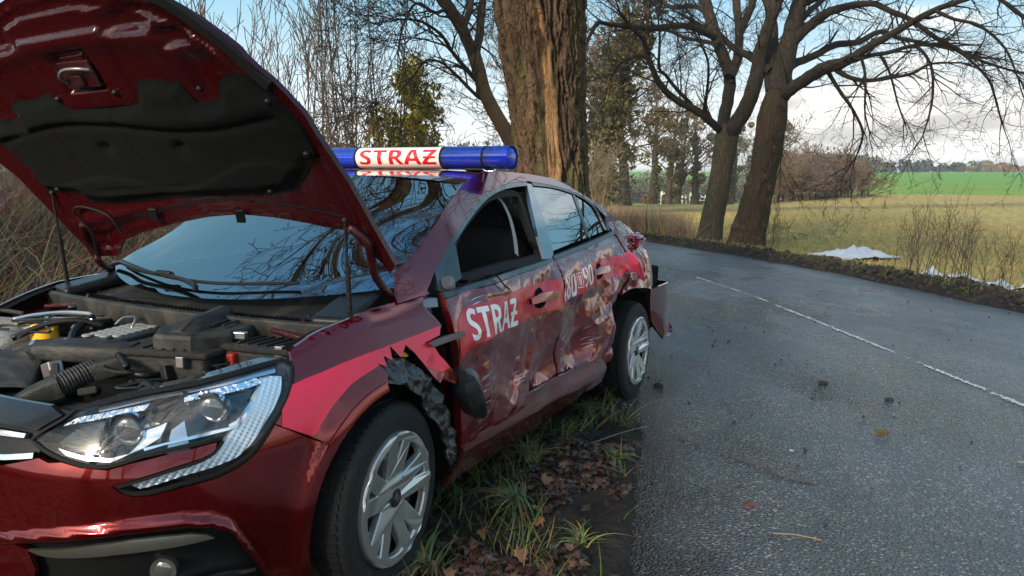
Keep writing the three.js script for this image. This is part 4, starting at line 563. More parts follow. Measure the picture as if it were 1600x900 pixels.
const T_door1 = [[1.894, 0.889], [1.895, 0.811], [1.907, 0.725], [1.905, 0.616], [1.919, 0.478], [1.949, 0.35], [1.977, 0.309], [2.147, 0.349], [2.313, 0.366], [2.57, 0.37], [2.804, 0.372], [2.916, 0.395], [2.874, 0.638], [2.904, 0.808], [2.958, 0.942], [2.974, 0.991], [2.934, 1.009], [2.68, 0.998], [2.403, 0.984], [2.111, 0.968], [1.911, 0.951]];
const T_door1Stripe = [[1.842, 0.888], [1.973, 0.886], [2.083, 0.882], [2.234, 0.895], [2.415, 0.901], [2.557, 0.917], [2.75, 0.916], [2.929, 0.91], [2.9, 0.777], [2.914, 0.763], [2.682, 0.764], [2.592, 0.762]];
const T_door2 = [[2.973, 0.941], [2.919, 0.806], [2.891, 0.635], [2.938, 0.38], [3.135, 0.345], [3.328, 0.341], [3.553, 0.334], [3.645, 0.354], [3.704, 0.401], [3.661, 0.525], [3.685, 0.643], [3.768, 0.701], [3.855, 0.737], [3.956, 0.797], [4.022, 0.87], [4.057, 0.946], [4.057, 1.004], [4.058, 1.055], [4.001, 1.089], [3.646, 1.064], [3.199, 1.03], [2.967, 1.01]];
const T_quarter = [[4.079, 1.058], [4.083, 1.003], [4.083, 0.944], [4.048, 0.867], [3.981, 0.794], [3.88, 0.719], [3.959, 0.733], [4.105, 0.741], [4.247, 0.73], [4.479, 0.691], [4.522, 0.791], [4.522, 0.913], [4.556, 0.975], [4.574, 1.039], [4.474, 1.108], [4.326, 1.162], [4.189, 1.207], [4.111, 1.22], [4.001, 1.144], [4.041, 1.095]];
const T_tail = [[4.299, 0.921], [4.303, 0.845], [4.508, 0.806], [4.517, 0.879], [4.559, 0.954], [4.378, 0.982]];
const T_sill = [[1.848, 0.235], [1.988, 0.226], [2.188, 0.25], [2.421, 0.257], [2.77, 0.255], [3.187, 0.261], [3.603, 0.264], [3.592, 0.345], [3.134, 0.349], [2.716, 0.361], [2.38, 0.348], [2.152, 0.333], [1.966, 0.299], [1.818, 0.277]];
const T_rail = [[1.804, 0.957], [1.882, 0.997], [1.982, 1.059], [2.122, 1.146], [2.296, 1.22], [2.491, 1.288], [2.655, 1.334], [2.811, 1.363], [2.978, 1.381], [3.186, 1.392], [3.461, 1.376], [3.664, 1.353], [3.823, 1.324], [3.955, 1.269], [4.066, 1.181], [4.189, 1.207], [4.072, 1.261], [3.919, 1.312], [3.711, 1.379], [3.572, 1.414], [3.244, 1.431], [3.055, 1.435], [2.873, 1.433], [2.703, 1.419], [2.567, 1.394], [2.453, 1.364], [2.318, 1.316], [2.15, 1.246], [2.011, 1.164], [1.933, 1.114], [1.867, 1.082], [1.762, 1.039], [1.723, 1.009], [1.649, 0.945]];
const T_apillarEdge = [[1.759, 1.039], [1.933, 1.114], [2.15, 1.246], [2.453, 1.364]];
const T_win1 = [[2.248, 1], [2.494, 1.01], [2.848, 1.021], [2.872, 1.093], [2.915, 1.193], [2.981, 1.302], [2.958, 1.327], [2.804, 1.323], [2.67, 1.308], [2.559, 1.285], [2.439, 1.247], [2.279, 1.191], [2.136, 1.125], [2.065, 1.001]];
const T_sail = [[2.061, 0.996], [2.107, 1.076], [2.137, 1.135], [2.072, 1.108], [1.985, 1.055], [1.957, 1.019], [1.919, 0.959]];
const T_frame1 = [[1.915, 0.955], [1.977, 1.053], [2.118, 1.141], [2.29, 1.214], [2.484, 1.282], [2.647, 1.328], [2.803, 1.357], [2.969, 1.375], [3.151, 1.385], [3.055, 1.237], [2.991, 1.112], [2.941, 1.021]];
const T_bpillar = [[3.017, 1.254], [2.902, 1.116], [2.845, 1.012], [2.937, 1.012], [2.982, 1.034], [3.06, 1.157], [3.134, 1.269], [3.201, 1.375], [3.146, 1.381]];
const T_win2 = [[3.148, 1.288], [3.08, 1.188], [2.99, 1.04], [3.242, 1.06], [3.558, 1.082], [3.649, 1.209], [3.722, 1.316], [3.593, 1.341], [3.431, 1.358], [3.202, 1.365]];
const T_win3 = [[3.674, 1.205], [3.593, 1.084], [3.86, 1.103], [3.892, 1.174], [3.897, 1.247], [3.834, 1.282], [3.761, 1.308]];
const T_frame2 = [[3.215, 1.379], [3.455, 1.372], [3.657, 1.349], [3.816, 1.32], [3.939, 1.262], [3.949, 1.184], [3.931, 1.107]];
const T_belt1 = [[1.903, 0.947], [2.107, 0.963], [2.395, 0.977], [2.671, 0.99], [2.934, 1.003]];
const T_belt2 = [[2.952, 1.011], [3.194, 1.027], [3.636, 1.057], [4.033, 1.092]];
const T_qpillar = [[3.728, 1.32], [3.649, 1.209], [3.568, 1.082]];
const T_handle1 = [[2.507, 0.852], [2.6, 0.852], [2.707, 0.852], [2.859, 0.852]];
const T_handle2 = [[3.359, 0.899], [3.49, 0.901], [3.665, 0.895]];
const T_strapBits = [[1.789, 0.933], [1.885, 0.934]];
const T_letters1 = [[1.972, 0.758], [2.01, 0.879], [2.415, 0.892], [2.384, 0.775]];
const T_letters2 = [[2.891, 0.793], [2.987, 0.931], [3.385, 0.95], [3.265, 0.825]];
const T_film1 = [[1.915, 0.82], [1.91, 0.742], [1.919, 0.706], [1.944, 0.726], [1.994, 0.746], [2.119, 0.758], [2.364, 0.764], [2.56, 0.778], [2.896, 0.78], [2.936, 0.91], [2.746, 0.916], [2.488, 0.914], [2.25, 0.902], [2.018, 0.892], [1.979, 0.878], [1.929, 0.854]];
const T_film2 = [[2.905, 0.782], [3.071, 0.8], [3.279, 0.81], [3.526, 0.836], [3.772, 0.842], [3.897, 0.88], [4.057, 0.961], [3.913, 0.955], [3.679, 0.96], [3.444, 0.956], [3.193, 0.925], [2.963, 0.905]];
const T_film3 = [[3.904, 0.887], [3.79, 0.828], [3.869, 0.836], [3.96, 0.859], [4.092, 0.847], [4.192, 0.806], [4.3, 0.762], [4.248, 0.842], [4.207, 0.903], [4.177, 0.945], [4.104, 0.97], [3.977, 0.963]];
const T_liner = [[1.453, 0.718], [1.559, 0.689], [1.657, 0.619], [1.747, 0.512], [1.805, 0.423], [1.846, 0.334], [1.919, 0.26], [1.976, 0.298], [1.918, 0.387], [1.829, 0.538], [1.756, 0.641], [1.658, 0.721], [1.597, 0.769], [1.507, 0.788], [1.467, 0.767]];
const T_flap = [[1.847, 0.6], [1.9, 0.528], [1.96, 0.482], [2.007, 0.458], [2.035, 0.474], [2.014, 0.519], [1.968, 0.602], [1.926, 0.666], [1.877, 0.692], [1.837, 0.689]];
const T_blade = [[1.725, 0.79], [1.805, 0.793], [1.93, 0.796], [1.926, 0.813], [1.805, 0.816], [1.696, 0.806]];
const T_bracket = [[1.781, 0.913], [1.865, 0.908], [1.883, 0.938], [1.796, 0.94]];
const T_beltstrip = [[2.793, 1.32], [2.833, 1.289], [2.827, 1.234], [2.796, 1.175], [2.746, 1.108], [2.684, 1.041]];
const T_yellow = [[1.573, 0.782], [1.618, 0.768], [1.635, 0.771], [1.595, 0.802], [1.562, 0.799]];
const T_gap = [[1.659, 0.89], [1.598, 0.771], [1.752, 0.629], [1.794, 0.524], [1.829, 0.391], [1.954, 0.254], [1.981, 0.286], [1.915, 0.614], [1.931, 0.781], [1.901, 0.881], [1.925, 0.966], [1.771, 0.949]];
const T_rearArch = [[3.708, 0.392], [3.654, 0.468], [3.658, 0.583], [3.696, 0.653], [3.768, 0.701], [3.868, 0.724], [3.984, 0.734], [4.105, 0.741], [4.247, 0.73], [4.479, 0.691]];
const T_cover = [[1.458, 0.766], [1.546, 0.745], [1.65, 0.669], [1.772, 0.606], [1.866, 0.546]];
const H_near = [[0.136, -0.868], [0.284, -0.838], [0.427, -0.811], [0.587, -0.76], [0.66, -0.746], [0.758, -0.687], [0.874, -0.605], [0.966, -0.512], [1.027, -0.429]];
const H_far = [[0.571, 0.851], [0.496, 0.796], [0.411, 0.764], [0.271, 0.708], [0.19, 0.677], [0.12, 0.635]];
const H_rear = [[0.12, 0.635], [0.123, 0.509], [0.175, 0.462], [0.205, 0.386], [0.231, 0.295], [0.267, 0.113], [0.3, -0.108], [0.312, -0.273], [0.304, -0.419], [0.285, -0.554], [0.259, -0.708], [0.172, -0.791], [0.056, -0.774], [0.053, -0.8], [0.113, -0.838]];
const H_pad = [[0.481, -0.68], [0.539, -0.736], [0.624, -0.727], [0.717, -0.676], [0.785, -0.613], [0.803, -0.572], [0.803, -0.518], [0.786, -0.479], [0.734, -0.45], [0.719, -0.392], [0.726, -0.348], [0.77, -0.327], [0.802, -0.322], [0.802, -0.263], [0.813, -0.236], [0.815, -0.184], [0.816, -0.143], [0.759, -0.091], [0.747, -0.006], [0.745, 0.124], [0.759, 0.212], [0.785, 0.239], [0.805, 0.255], [0.81, 0.335], [0.795, 0.402], [0.8, 0.503], [0.772, 0.555], [0.712, 0.533], [0.738, 0.69], [0.755, 0.785], [0.63, 0.72], [0.525, 0.665], [0.439, 0.645], [0.417, 0.46], [0.386, 0.449], [0.371, 0.317], [0.391, -0.004], [0.393, -0.229], [0.398, -0.442], [0.418, -0.594]];
const H_latch = [[0.964, 0.289], [0.981, 0.207], [0.974, 0.03], [0.947, -0.039], [0.922, -0.044], [0.824, -0.053], [0.768, -0.092], [0.751, -0.041], [0.75, 0.173], [0.78, 0.228], [0.859, 0.256]];
const H_ridge = [[0.734, 0.695], [0.765, 0.483], [0.767, 0.306], [0.955, -0.119], [0.92, -0.325], [0.86, -0.476]];
const H_seal = [[1.027, -0.429], [0.933, -0.527], [0.86, -0.595], [0.799, -0.634], [0.758, -0.669]];
const H_pocket = [[0.861, -0.359], [0.883, -0.443], [0.829, -0.519], [0.747, -0.473], [0.733, -0.405], [0.748, -0.364], [0.806, -0.353]];
const H_strut1 = [[0.291, -0.736], [-0.031, -0.719]];
const H_strut2 = [[0.432, 0.67], [0.05, 0.775]];
const H_outline = [[0.1, -0.833], [0.142, -0.818], [0.259, -0.708], [0.285, -0.554], [0.302, -0.418], [0.312, -0.273], [0.3, -0.108], [0.267, 0.113], [0.231, 0.295], [0.205, 0.386], [0.175, 0.462], [0.123, 0.509], [0.12, 0.635]];
const H_clips = [[0.323, 0.143], [0.317, -0.291]];
const H_hingeN = [[0.291, -0.723], [0.256, -0.761], [0.172, -0.791], [0.056, -0.774]];
// ---------------------------------------------------------------- panels: polygons of the unrolled skin, gridded, given a thickness
const areaOf = p => { let a = 0; for (let i = 0; i < p.length; i++) { const q = p[(i + 1) % p.length]; a += p[i][0] * q[1] - q[0] * p[i][1]; } return a / 2; };
function cut(p, ax, v, keepGreater) {
  const out = [], n = p.length, ins = q => keepGreater ? q[ax] >= v - 1e-9 : q[ax] <= v + 1e-9;
  for (let i = 0; i < n; i++) { const a = p[i], b = p[(i + 1) % n], ia = ins(a), ib = ins(b); if (ia) out.push(a); if (ia !== ib) { const t = (v - a[ax]) / (b[ax] - a[ax]); out.push(ax === 0 ? [v, a[1] + t * (b[1] - a[1])] : [a[0] + t * (b[0] - a[0]), v]); } }
  return out;
}
function panel(poly, o = {}) {
  const h = o.h || .02, hy = o.hy || h, off = typeof o.off === 'function' ? o.off : () => o.off || 0, thick = o.thick ?? .012, sg = o.sg || 1, map = o.map || skin, eps = o.eps || .002;
  if (areaOf(poly) < 0) poly = poly.slice().reverse();
  const P = (s, y, e = 0) => { const q = map(s, y, off(s, y) + e); return sg < 0 ? [q[0], q[1], -q[2]] : q; };
  const B = new Buf(), ids = new Map();
  const vert = (s, y) => {
    const k = Math.round(s * 1e5) * 1e6 + Math.round(y * 1e5); if (ids.has(k)) return ids.get(k);
    const p = P(s, y), a = P(s + eps, y), b = P(s - eps, y), c = P(s, y + eps), d = P(s, y - eps);
    const u = [a[0] - b[0], a[1] - b[1], a[2] - b[2]], w = [c[0] - d[0], c[1] - d[1], c[2] - d[2]]; let n = [u[1] * w[2] - u[2] * w[1], u[2] * w[0] - u[0] * w[2], u[0] * w[1] - u[1] * w[0]]; const l = Math.hypot(...n) * sg || 1;
    const i = B.v(p[0], p[1], p[2], s, y); B.n.push(n[0] / l, n[1] / l, n[2] / l); ids.set(k, i); return i;
  };
  let y0 = 1e9, y1 = -1e9, s0 = 1e9, s1 = -1e9; for (const q of poly) { s0 = Math.min(s0, q[0]); s1 = Math.max(s1, q[0]); y0 = Math.min(y0, q[1]); y1 = Math.max(y1, q[1]); }
  const tri = (a, b, c) => { if (a === b || b === c || a === c) return; sg > 0 ? B.tri(a, b, c) : B.tri(a, c, b); };
  for (let i = Math.floor(s0 / h); i * h < s1; i++) {
    const colp = cut(cut(poly, 0, i * h, true), 0, (i + 1) * h, false); if (colp.length < 3) continue;
    let a0 = 1e9, a1 = -1e9; for (const q of colp) { a0 = Math.min(a0, q[1]); a1 = Math.max(a1, q[1]); }
    for (let j = Math.floor(a0 / hy); j * hy < a1; j++) {
      const c = cut(cut(colp, 1, j * hy, true), 1, (j + 1) * hy, false); if (c.length < 3) continue; const ar = areaOf(c); if (ar < 1e-9) continue;
      if (c.length === 4) { const v = c.map(q => vert(q[0], q[1])); tri(v[0], v[1], v[2]); tri(v[0], v[2], v[3]); continue; }
      const cl = c.filter((q, k) => { const r = c[(k + 1) % c.length]; return Math.hypot(q[0] - r[0], q[1] - r[1]) > 1e-7; }); if (cl.length < 3) continue;
      const v = cl.map(q => vert(q[0], q[1])); for (const t of THREE.ShapeUtils.triangulateShape(cl.map(q => new THREE.Vector2(q[0], q[1])), [])) tri(v[t[0]], v[t[1]], v[t[2]]);
    }
  }
  if (thick > 0) {                                       // the folded edge
    const n = poly.length;
    for (let i = 0; i < n; i++) {
      const a = poly[i], b = poly[(i + 1) % n], m = Math.max(1, Math.ceil(Math.hypot(b[0] - a[0], b[1] - a[1]) / (h * 1.5)));
      for (let k = 0; k < m; k++) {
        const q0 = [lerp(a[0], b[0], k / m), lerp(a[1], b[1], k / m)], q1 = [lerp(a[0], b[0], (k + 1) / m), lerp(a[1], b[1], (k + 1) / m)];
        const A = P(q0[0], q0[1]), C = P(q1[0], q1[1]), A2 = P(q0[0], q0[1], -thick), C2 = P(q1[0], q1[1], -thick);
        const u = [C[0] - A[0], C[1] - A[1], C[2] - A[2]], w = [A[0] - A2[0], A[1] - A2[1], A[2] - A2[2]], N = [u[1] * w[2] - u[2] * w[1], u[2] * w[0] - u[0] * w[2], u[0] * w[1] - u[1] * w[0]], l = Math.hypot(...N) * sg || 1;
        const id = [[A, q0], [A2, q0], [C2, q1], [C, q1]].map(([p, q]) => { const r = B.v(p[0], p[1], p[2], q[0], q[1]); B.n.push(N[0] / l, N[1] / l, N[2] / l); return r; });
        sg > 0 ? B.quad(id[0], id[1], id[2], id[3]) : B.quad(id[3], id[2], id[1], id[0]);
      }
    }
  }
  return B.geo();
}
function band(line, w) {                                  // a polygon of width w (number or function of 0..1) about a polyline
  const L = [], R = [], n = line.length;
  for (let i = 0; i < n; i++) { const a = line[Math.max(0, i - 1)], b = line[Math.min(n - 1, i + 1)], l = Math.hypot(b[0] - a[0], b[1] - a[1]), k = (typeof w === 'function' ? w(i / (n - 1)) : w) / 2, nx = -(b[1] - a[1]) / l * k, ny = (b[0] - a[0]) / l * k; L.push([line[i][0] + nx, line[i][1] + ny]); R.push([line[i][0] - nx, line[i][1] - ny]); }
  return L.concat(R.reverse());
}
const distTo = (poly, x, y) => { let b = 1e9; for (let i = 0; i < poly.length; i++) { const a = poly[i], c = poly[(i + 1) % poly.length], dx = c[0] - a[0], dy = c[1] - a[1], t = Math.max(0, Math.min(1, ((x - a[0]) * dx + (y - a[1]) * dy) / (dx * dx + dy * dy || 1))); b = Math.min(b, Math.hypot(x - a[0] - t * dx, y - a[1] - t * dy)); } return b; };
const inside = (poly, x, y) => { let c = false; for (let i = 0, j = poly.length - 1; i < poly.length; j = i++) { const a = poly[i], b = poly[j]; if ((a[1] > y) !== (b[1] > y) && x < (b[0] - a[0]) * (y - a[1]) / (b[1] - a[1]) + a[0]) c = !c; } return c; };
const merged = l => mergeGeometries(l.map(g => { g = g.index ? g.toNonIndexed() : g; for (const k of Object.keys(g.attributes)) if (!['position', 'normal', 'uv'].includes(k)) g.deleteAttribute(k); return g; }));
function boxAt(w, h, d, x, y, z, ry = 0, rx = 0, rz = 0, r = .008) { const g = new RoundedBoxGeometry(w, h, d, 2, Math.min(r, w / 2.1, h / 2.1, d / 2.1)); g.applyMatrix4(new THREE.Matrix4().makeRotationFromEuler(new THREE.Euler(rx, ry, rz))); g.translate(x, y, z); return g; }
function cylAt(r0, r1, len, p, dir, seg = 20) { const g = new THREE.CylinderGeometry(r0, r1, len, seg, 1); g.applyQuaternion(new THREE.Quaternion().setFromUnitVectors(V(0, 1, 0), V(...dir).normalize())); g.translate(...p); return g; }

// ---------------------------------------------------------------- the car
const car = thing('wrecked_car', 'dark red fire service saloon car with raised bonnet and crushed left side', 'car');
car.position.set(-1.19403, .00565, -2.73334); car.rotation.set(-.17478 * Math.PI / 180, 243.50190515 * Math.PI / 180, 1.89238 * Math.PI / 180, 'YZX');
const speck = tex(512, (u, v) => { const n = tnoise(u, v, 7, 21, 5), s = hash2(u * 512 | 0, v * 512 | 0); const r = .3 + .25 * sst(.1, .4, n) + (s > .992 ? .4 : 0); return [r, r, r]; });
const dustC = tex(512, (u, v) => { const n = tnoise(u, v, 5, 31, 5), m = tnoise(u, v, 22, 33, 3), k = sst(-.15, .35, n + m * .5); return [lerp(.25, 1, k), lerp(.25, .93, k), lerp(.25, .8, k)]; }, true);
const wrinkB = tex(512, (u, v) => .5 + .5 * tnoise(u, v, 9, 41, 5));
const orange = tex(256, (u, v) => .5 + .5 * tnoise(u, v, 40, 43, 2));
const scrape = tex(1024, (u, v) => {
  const w = tnoise(u, v, 5, 61, 4), st = perlin.noise((u + v * .3) * 7, v * 110 + w * 2 - u * 14, 3.3), pt = sst(.02, .22, tnoise(u, v, 4, 63, 4)), k = sst(.28, .5, st) * pt * .9, dirt = sst(0, .4, tnoise(u, v, 7, 66, 5)) * .2;
  return [[.19, .60], [.0012, .54], [.007, .56]].map(([a, b], i) => lerp(lerp(a, [.07, .055, .045][i], dirt), b, k)); }, true);
const film = tex(1024, (u, v) => { const h = hash2(u * 1024 | 0, v * 1024 | 0), n = tnoise(u, v, 9, 71, 5), k = .92 + .16 * n; return h > .9975 ? [1.6, 9, 5] .map(q => Math.min(1, q * .35)) : h < .004 ? [.4, .4, .4] : [k, k, k]; }, true);
const splash = tex(1024, (u, v) => { const h = hash2(u * 1024 | 0, v * 1024 | 0), y = v * 1.5, n = tnoise(u, v, 9, 71, 5), sp = sst(.16, .3, tnoise(u, v, 60, 73, 3)) * sst(.75, .25, y), mud = sst(.55, .12, y + .35 * tnoise(u, v, 11, 75, 5)) * .26, k = .92 + .16 * n, c = h > .9975 ? [.56, 1, 1] : h < .004 ? [.4, .4, .4] : [k, k, k], m = Math.min(.7, mud + sp * .4); return [lerp(c[0], .42, m), lerp(c[1] * .06, .30, m) , lerp(c[2] * .15, .235, m)]; }, true);
const MP = {
  paint: std(col(.19, .0095, .02), .17, .76, { map: rep(splash, 1 / 1.5), clearcoat: 1, clearcoatRoughness: .025 }),
  clean: std(col(.18, .0006, .003), .17, .78, { map: rep(film, 1.3), clearcoat: 1, clearcoatRoughness: .025 }),
  crushed: std(col(1, 1, 1), .22, .45, { ior: 1.6, clearcoat: 1, clearcoatRoughness: .02, map: rep(scrape, 1.1) }),
  under: std(col(.04, .0015, .003), .5, .2, { clearcoat: .12, clearcoatRoughness: .3, roughnessMap: rep(speck, 2.5), bumpMap: rep(orange, 3), bumpScale: .0015 }),
  film: std(col(.80, .008, .055), .4, 0, { clearcoat: .3, clearcoatRoughness: .12 }),
  plastic: std(col(.007, .0075, .008), .42, 0, { specularIntensity: .6 }), dusty: std(col(.036, .035, .033), .6, 0, { map: rep(dustC, 2.2), bumpMap: rep(wrinkB, 6), bumpScale: .002 }), dustier: std(col(.04, .037, .033), .7, 0, { map: rep(dustC, 3), bumpMap: rep(wrinkB, 8), bumpScale: .002 }),
  gloss: std(col(.008, .008, .01), .2, 0, { clearcoat: .3, clearcoatRoughness: .1 }), rubber: std(col(.007, .007, .007), .7, 0, { specularIntensity: .5 }), dark: std(col(.003, .003, .003), .95, 0, { specularIntensity: .2 }), felt: std(col(.0045, .005, .0045), .97, 0, { bumpMap: rep(orange, 4), bumpScale: .003, specularIntensity: .2 }),
  chrome: std(col(.82, .84, .86), .1, 1), satin: std(col(.55, .56, .58), .28, 1), alloy: std(col(.62, .60, .57), .24, .75, { clearcoat: .4 }), steel: std(col(.3, .29, .28), .45, .9), grey: std(col(.22, .23, .24), .5, .2), slate: std(col(.03, .038, .045), .3, 0, { clearcoat: .25, clearcoatRoughness: .2 }),
  glass: std(col(.14, .17, .17), .0, 0, { transmission: 1, thickness: 0, ior: 3 }), side: std(col(.12, .15, .15), .0, 0, { transmission: 1, thickness: 0, ior: 5 }), lens: std(col(.97, .98, 1), .02, 0, { transmission: 1, thickness: 0, ior: 1.5 }),
  guide: std(col(.66, .74, .8), .16, .35, { clearcoat: 1, clearcoatRoughness: .05 }), amber: std(col(.75, .16, .03), .2, 0, { clearcoat: 1 }), seat: std(col(.012, .012, .013), .9), trim: std(col(.3, .28, .25), .7), red: std(col(.3, .02, .012), .5), yellow: std(col(.85, .42, .01), .4), white: std(col(.75, .73, .7), .4), pad: std(col(.3, .3, .29), .35),
};
const part = (name, geo, mat, parent = car) => mesh(name, geo, mat, parent, false);
const MARK = (o, label) => { o.userData.label = label; return o; };

// the crushed flank: dents and folds (metres out from the sound surface)
function fold(a, b) { return 1 - Math.abs(perlin.noise(a, b, .37)) * 2; }
// sheet metal creased into flat facets: heights at the corners of a triangle lattice, straight in between
function facets(x, y, seed) {
  const F = (Math.sqrt(3) - 1) / 2, G = (3 - Math.sqrt(3)) / 6, k = (x + y) * F, i = Math.floor(x + k), j = Math.floor(y + k), u = x + k - i, v = y + k - j, h = (a, b) => hash2(a * 3 + seed, b * 5 - seed) - .5;
  const a = h(i, j), c = h(i + 1, j + 1); return u > v ? a + (h(i + 1, j) - a) * (u - v) + (c - a) * v : a + (h(i, j + 1) - a) * (v - u) + (c - a) * u;
}
function crush(s, y) {
  const m = sst(1.9, 2.06, s) * sst(1.03, .9, y) * sst(.28, .4, y), rear = sst(2.9, 3.3, s), end = sst(4.6, 4.35, s), tail = sst(3.75, 4.05, s);
  const w1 = perlin.noise(s * 4.1, y * 4.7, 2), w2 = perlin.noise(s * 4.3, y * 4.4, 8), X = s + .045 * w1, Y = y + .045 * w2, c = X * .82 + Y * .57, e = -X * .57 + Y * .82;
  const calm = 1 - .7 * sst(.76, .81, y) * sst(.99, .95, y) * sst(2.85, 2.9, s) * sst(3.55, 3.45, s) - .5 * sst(.73, .78, y) * sst(.93, .9, y) * sst(1.98, 2.02, s) * sst(2.5, 2.42, s);
  let d = -.036 * Math.exp(-(((y - .55) / .15) ** 2)) * sst(2, 2.35, s) * (1 - tail) - .032 * Math.exp(-(((s - 3.15) / .22) ** 2) - (((y - .62) / .22) ** 2));
  d += calm * (.06 * facets(c * 3.1, e * 6.2, 3) * (1 + .3 * rear) + .024 * facets(X * 7.5, Y * 5.2, 7) * (.6 + .9 * rear + .5 * sst(.8, .95, y)) + .009 * facets(c * 15, e * 24, 11) * sst(-.15, .2, w1 + .1) + .005 * facets(X * 34, Y * 25, 13) * sst(.02, .3, w2 + .2 * rear));
  d += .02 * (fold(c * 1.3 + .2, e * 3.4 + .7) - .6) * (1 - tail);
  d += .03 * Math.exp(-(((s - 3.66) / .06) ** 2)) * sst(.3, .42, y) * sst(.72, .55, y);             // flange bent outwards at the rear wheel
  d += .026 * tail * (fold(s * 7 + y * 4, y * 5 - s * 2) - .5) - .03 * Math.exp(-(((s - 4.06) / .05) ** 2)) * sst(.7, .85, y);
  return d * m * end;
}
const crushAt = e => (s, y) => crush(s, y) + e;
// rounds a panel off towards its edges
const soft = (poly, e = 0, r = .006, d = .0035) => (s, y) => { const k = Math.min(1, distTo(poly, s, y) / r); return e - d * (1 - k) * (1 - k); };

// ---- front bumper, wing
const bumperPoly = [[0, .41], ...T_foglip.slice(0, -1), [1.0, .24], [1.03, .19], [1.12, .18], ...T_bumperArch.slice(0, -1).reverse().map(p => [p[0] - .002, p[1]]), [1.137, .621], [1.079, .656], [1.032, .683], ...T_bumperTop.slice(1), [.2, .602], [0, .6]];
for (const sg of [1, -1]) {
  const b = part('front_bumper', panel(bumperPoly, { h: .013, sg, eps: .004, off: (s, y) => { const lip = .016 * Math.exp(-(((y - pick(T_foglip, s) - .012) / .014) ** 2)) * sst(1, .9, s); const arch = .006 * sst(.43, .40, Math.hypot(planAt(s)[0], y - .33)); return lip + arch; } }), MP.paint);
  part('fog_recess', panel([[.12, .16], [1.06, .16], [1.03, .23], [.96, .36], [.9, .43], [.82, .455], [.65, .45], [.4, .41], [.28, .385]], { h: .03, sg, off: -.05, thick: 0 }), MP.plastic, b);
  part('fog_trim', panel(T_fogstrip, { h: .012, sg, off: (s, y) => -.006 + .01 * Math.sin((y - .38) * 40) }), std(col(.10, .095, .08), .3, .3, { clearcoat: .6 }), b);
  const [fx, , fz] = skin(.723, .353, -.035), fp = [fx, .335, fz * sg], dir = [.86, .05, -.5 * sg];
  part('fog_lamp', merged([cylAt(.034, .03, .03, fp, dir, 24), new THREE.SphereGeometry(.031, 20, 12).applyMatrix4(new THREE.Matrix4().makeScale(.5, 1, 1)).rotateY(sg * .5).translate(fp[0] + .004, fp[1], fp[2] - .002 * sg)]), std(col(.22, .22, .21), .08, .7, { clearcoat: 1 }), b);
  part('fog_blade', panel(band([[.74, .27], [.86, .285], [.97, .275]], .012), { h: .02, sg, off: -.02 }), MP.chrome, b);
  part('lower_lip', panel([[0, .16], [.14, .16], [.3, .2], [.36, .33], [.34, .385], [.28, .395], [0, .395]], { h: .02, sg, off: s => -.02 + .015 * sst(.3, .1, s) }), MP.paint, b);
  const gr = part('grille', panel([[0, .61], [.27, .615], [.385, .645], [.37, .675], [.43, .74], [.3, .75], [0, .75]], { h: .03, sg, off: -.018, thick: 0 }), MP.plastic, b);
  part('grille_bar', panel(band([[.005, .624], [.2, .626], [.29, .632], [.385, .646]], .013), { h: .015, sg, off: .004 }), MP.chrome, gr);
  part('grille_bar', panel(band([[.005, .684], [.2, .684], [.335, .686]], k => .018 - .008 * k), { h: .015, sg, off: .002 }), MP.chrome, gr);
  part('grille_top', panel([[0, .705], [.36, .7], [.42, .735], [.36, .752], [0, .756]], { h: .02, sg, off: -.002 }), MP.gloss, gr);
}
{
  const wing = part('wing', panel(T_wing, { h: .013, eps: .004, off: (s, y) => .03 * sst(1.66, 1.86, s) * sst(.85, .66, y) + .005 * (fold(s * 9, y * 7) - .5) * sst(1.5, 1.75, s) * sst(.9, .75, y) - .012 * sst(.004, 0, distTo(T_wing, s, y)) * sst(.88, .9, y) }), MP.paint);
  // lip round the wheel opening
  const arch = []; for (let k = 0; k <= 26; k++) { const a = -.45 + k / 26 * 1.9; arch.push([sOfX(.388 * Math.cos(a)), .33 + .383 * Math.sin(a)]); }
  for (const run of [arch.slice(0, 17), arch.slice(16)]) part('arch_lip', panel(band(run, .03), { h: .009, eps: .004, off: .007, thick: .03 }), MP.paint, wing);
  part('stripe_film', panel(T_wingStripe.map(([s, y]) => [s, y - .0015]), { h: .013, eps: .004, thick: 0, off: (s, y) => .0016 + .03 * sst(1.66, 1.86, s) * sst(.85, .66, y) + .005 * (fold(s * 9, y * 7) - .5) * sst(1.5, 1.75, s) * sst(.9, .75, y) }), MP.film, wing);
  part('wing', panel(T_wing.filter(p => p[1] > .75 || p[0] < 1.5), { h: .03, sg: -1, eps: .004 }), MP.paint);
  part('stripe_film', panel([[1.84, .6], [1.84, .86], [1.4, .8], [1.14, .75], [1.03, .69], [1.18, .6], [1.3, .66], [1.45, .71], [1.6, .70], [1.75, .62]], { h: .03, sg: -1, off: .0016, thick: 0 }), MP.film);
}
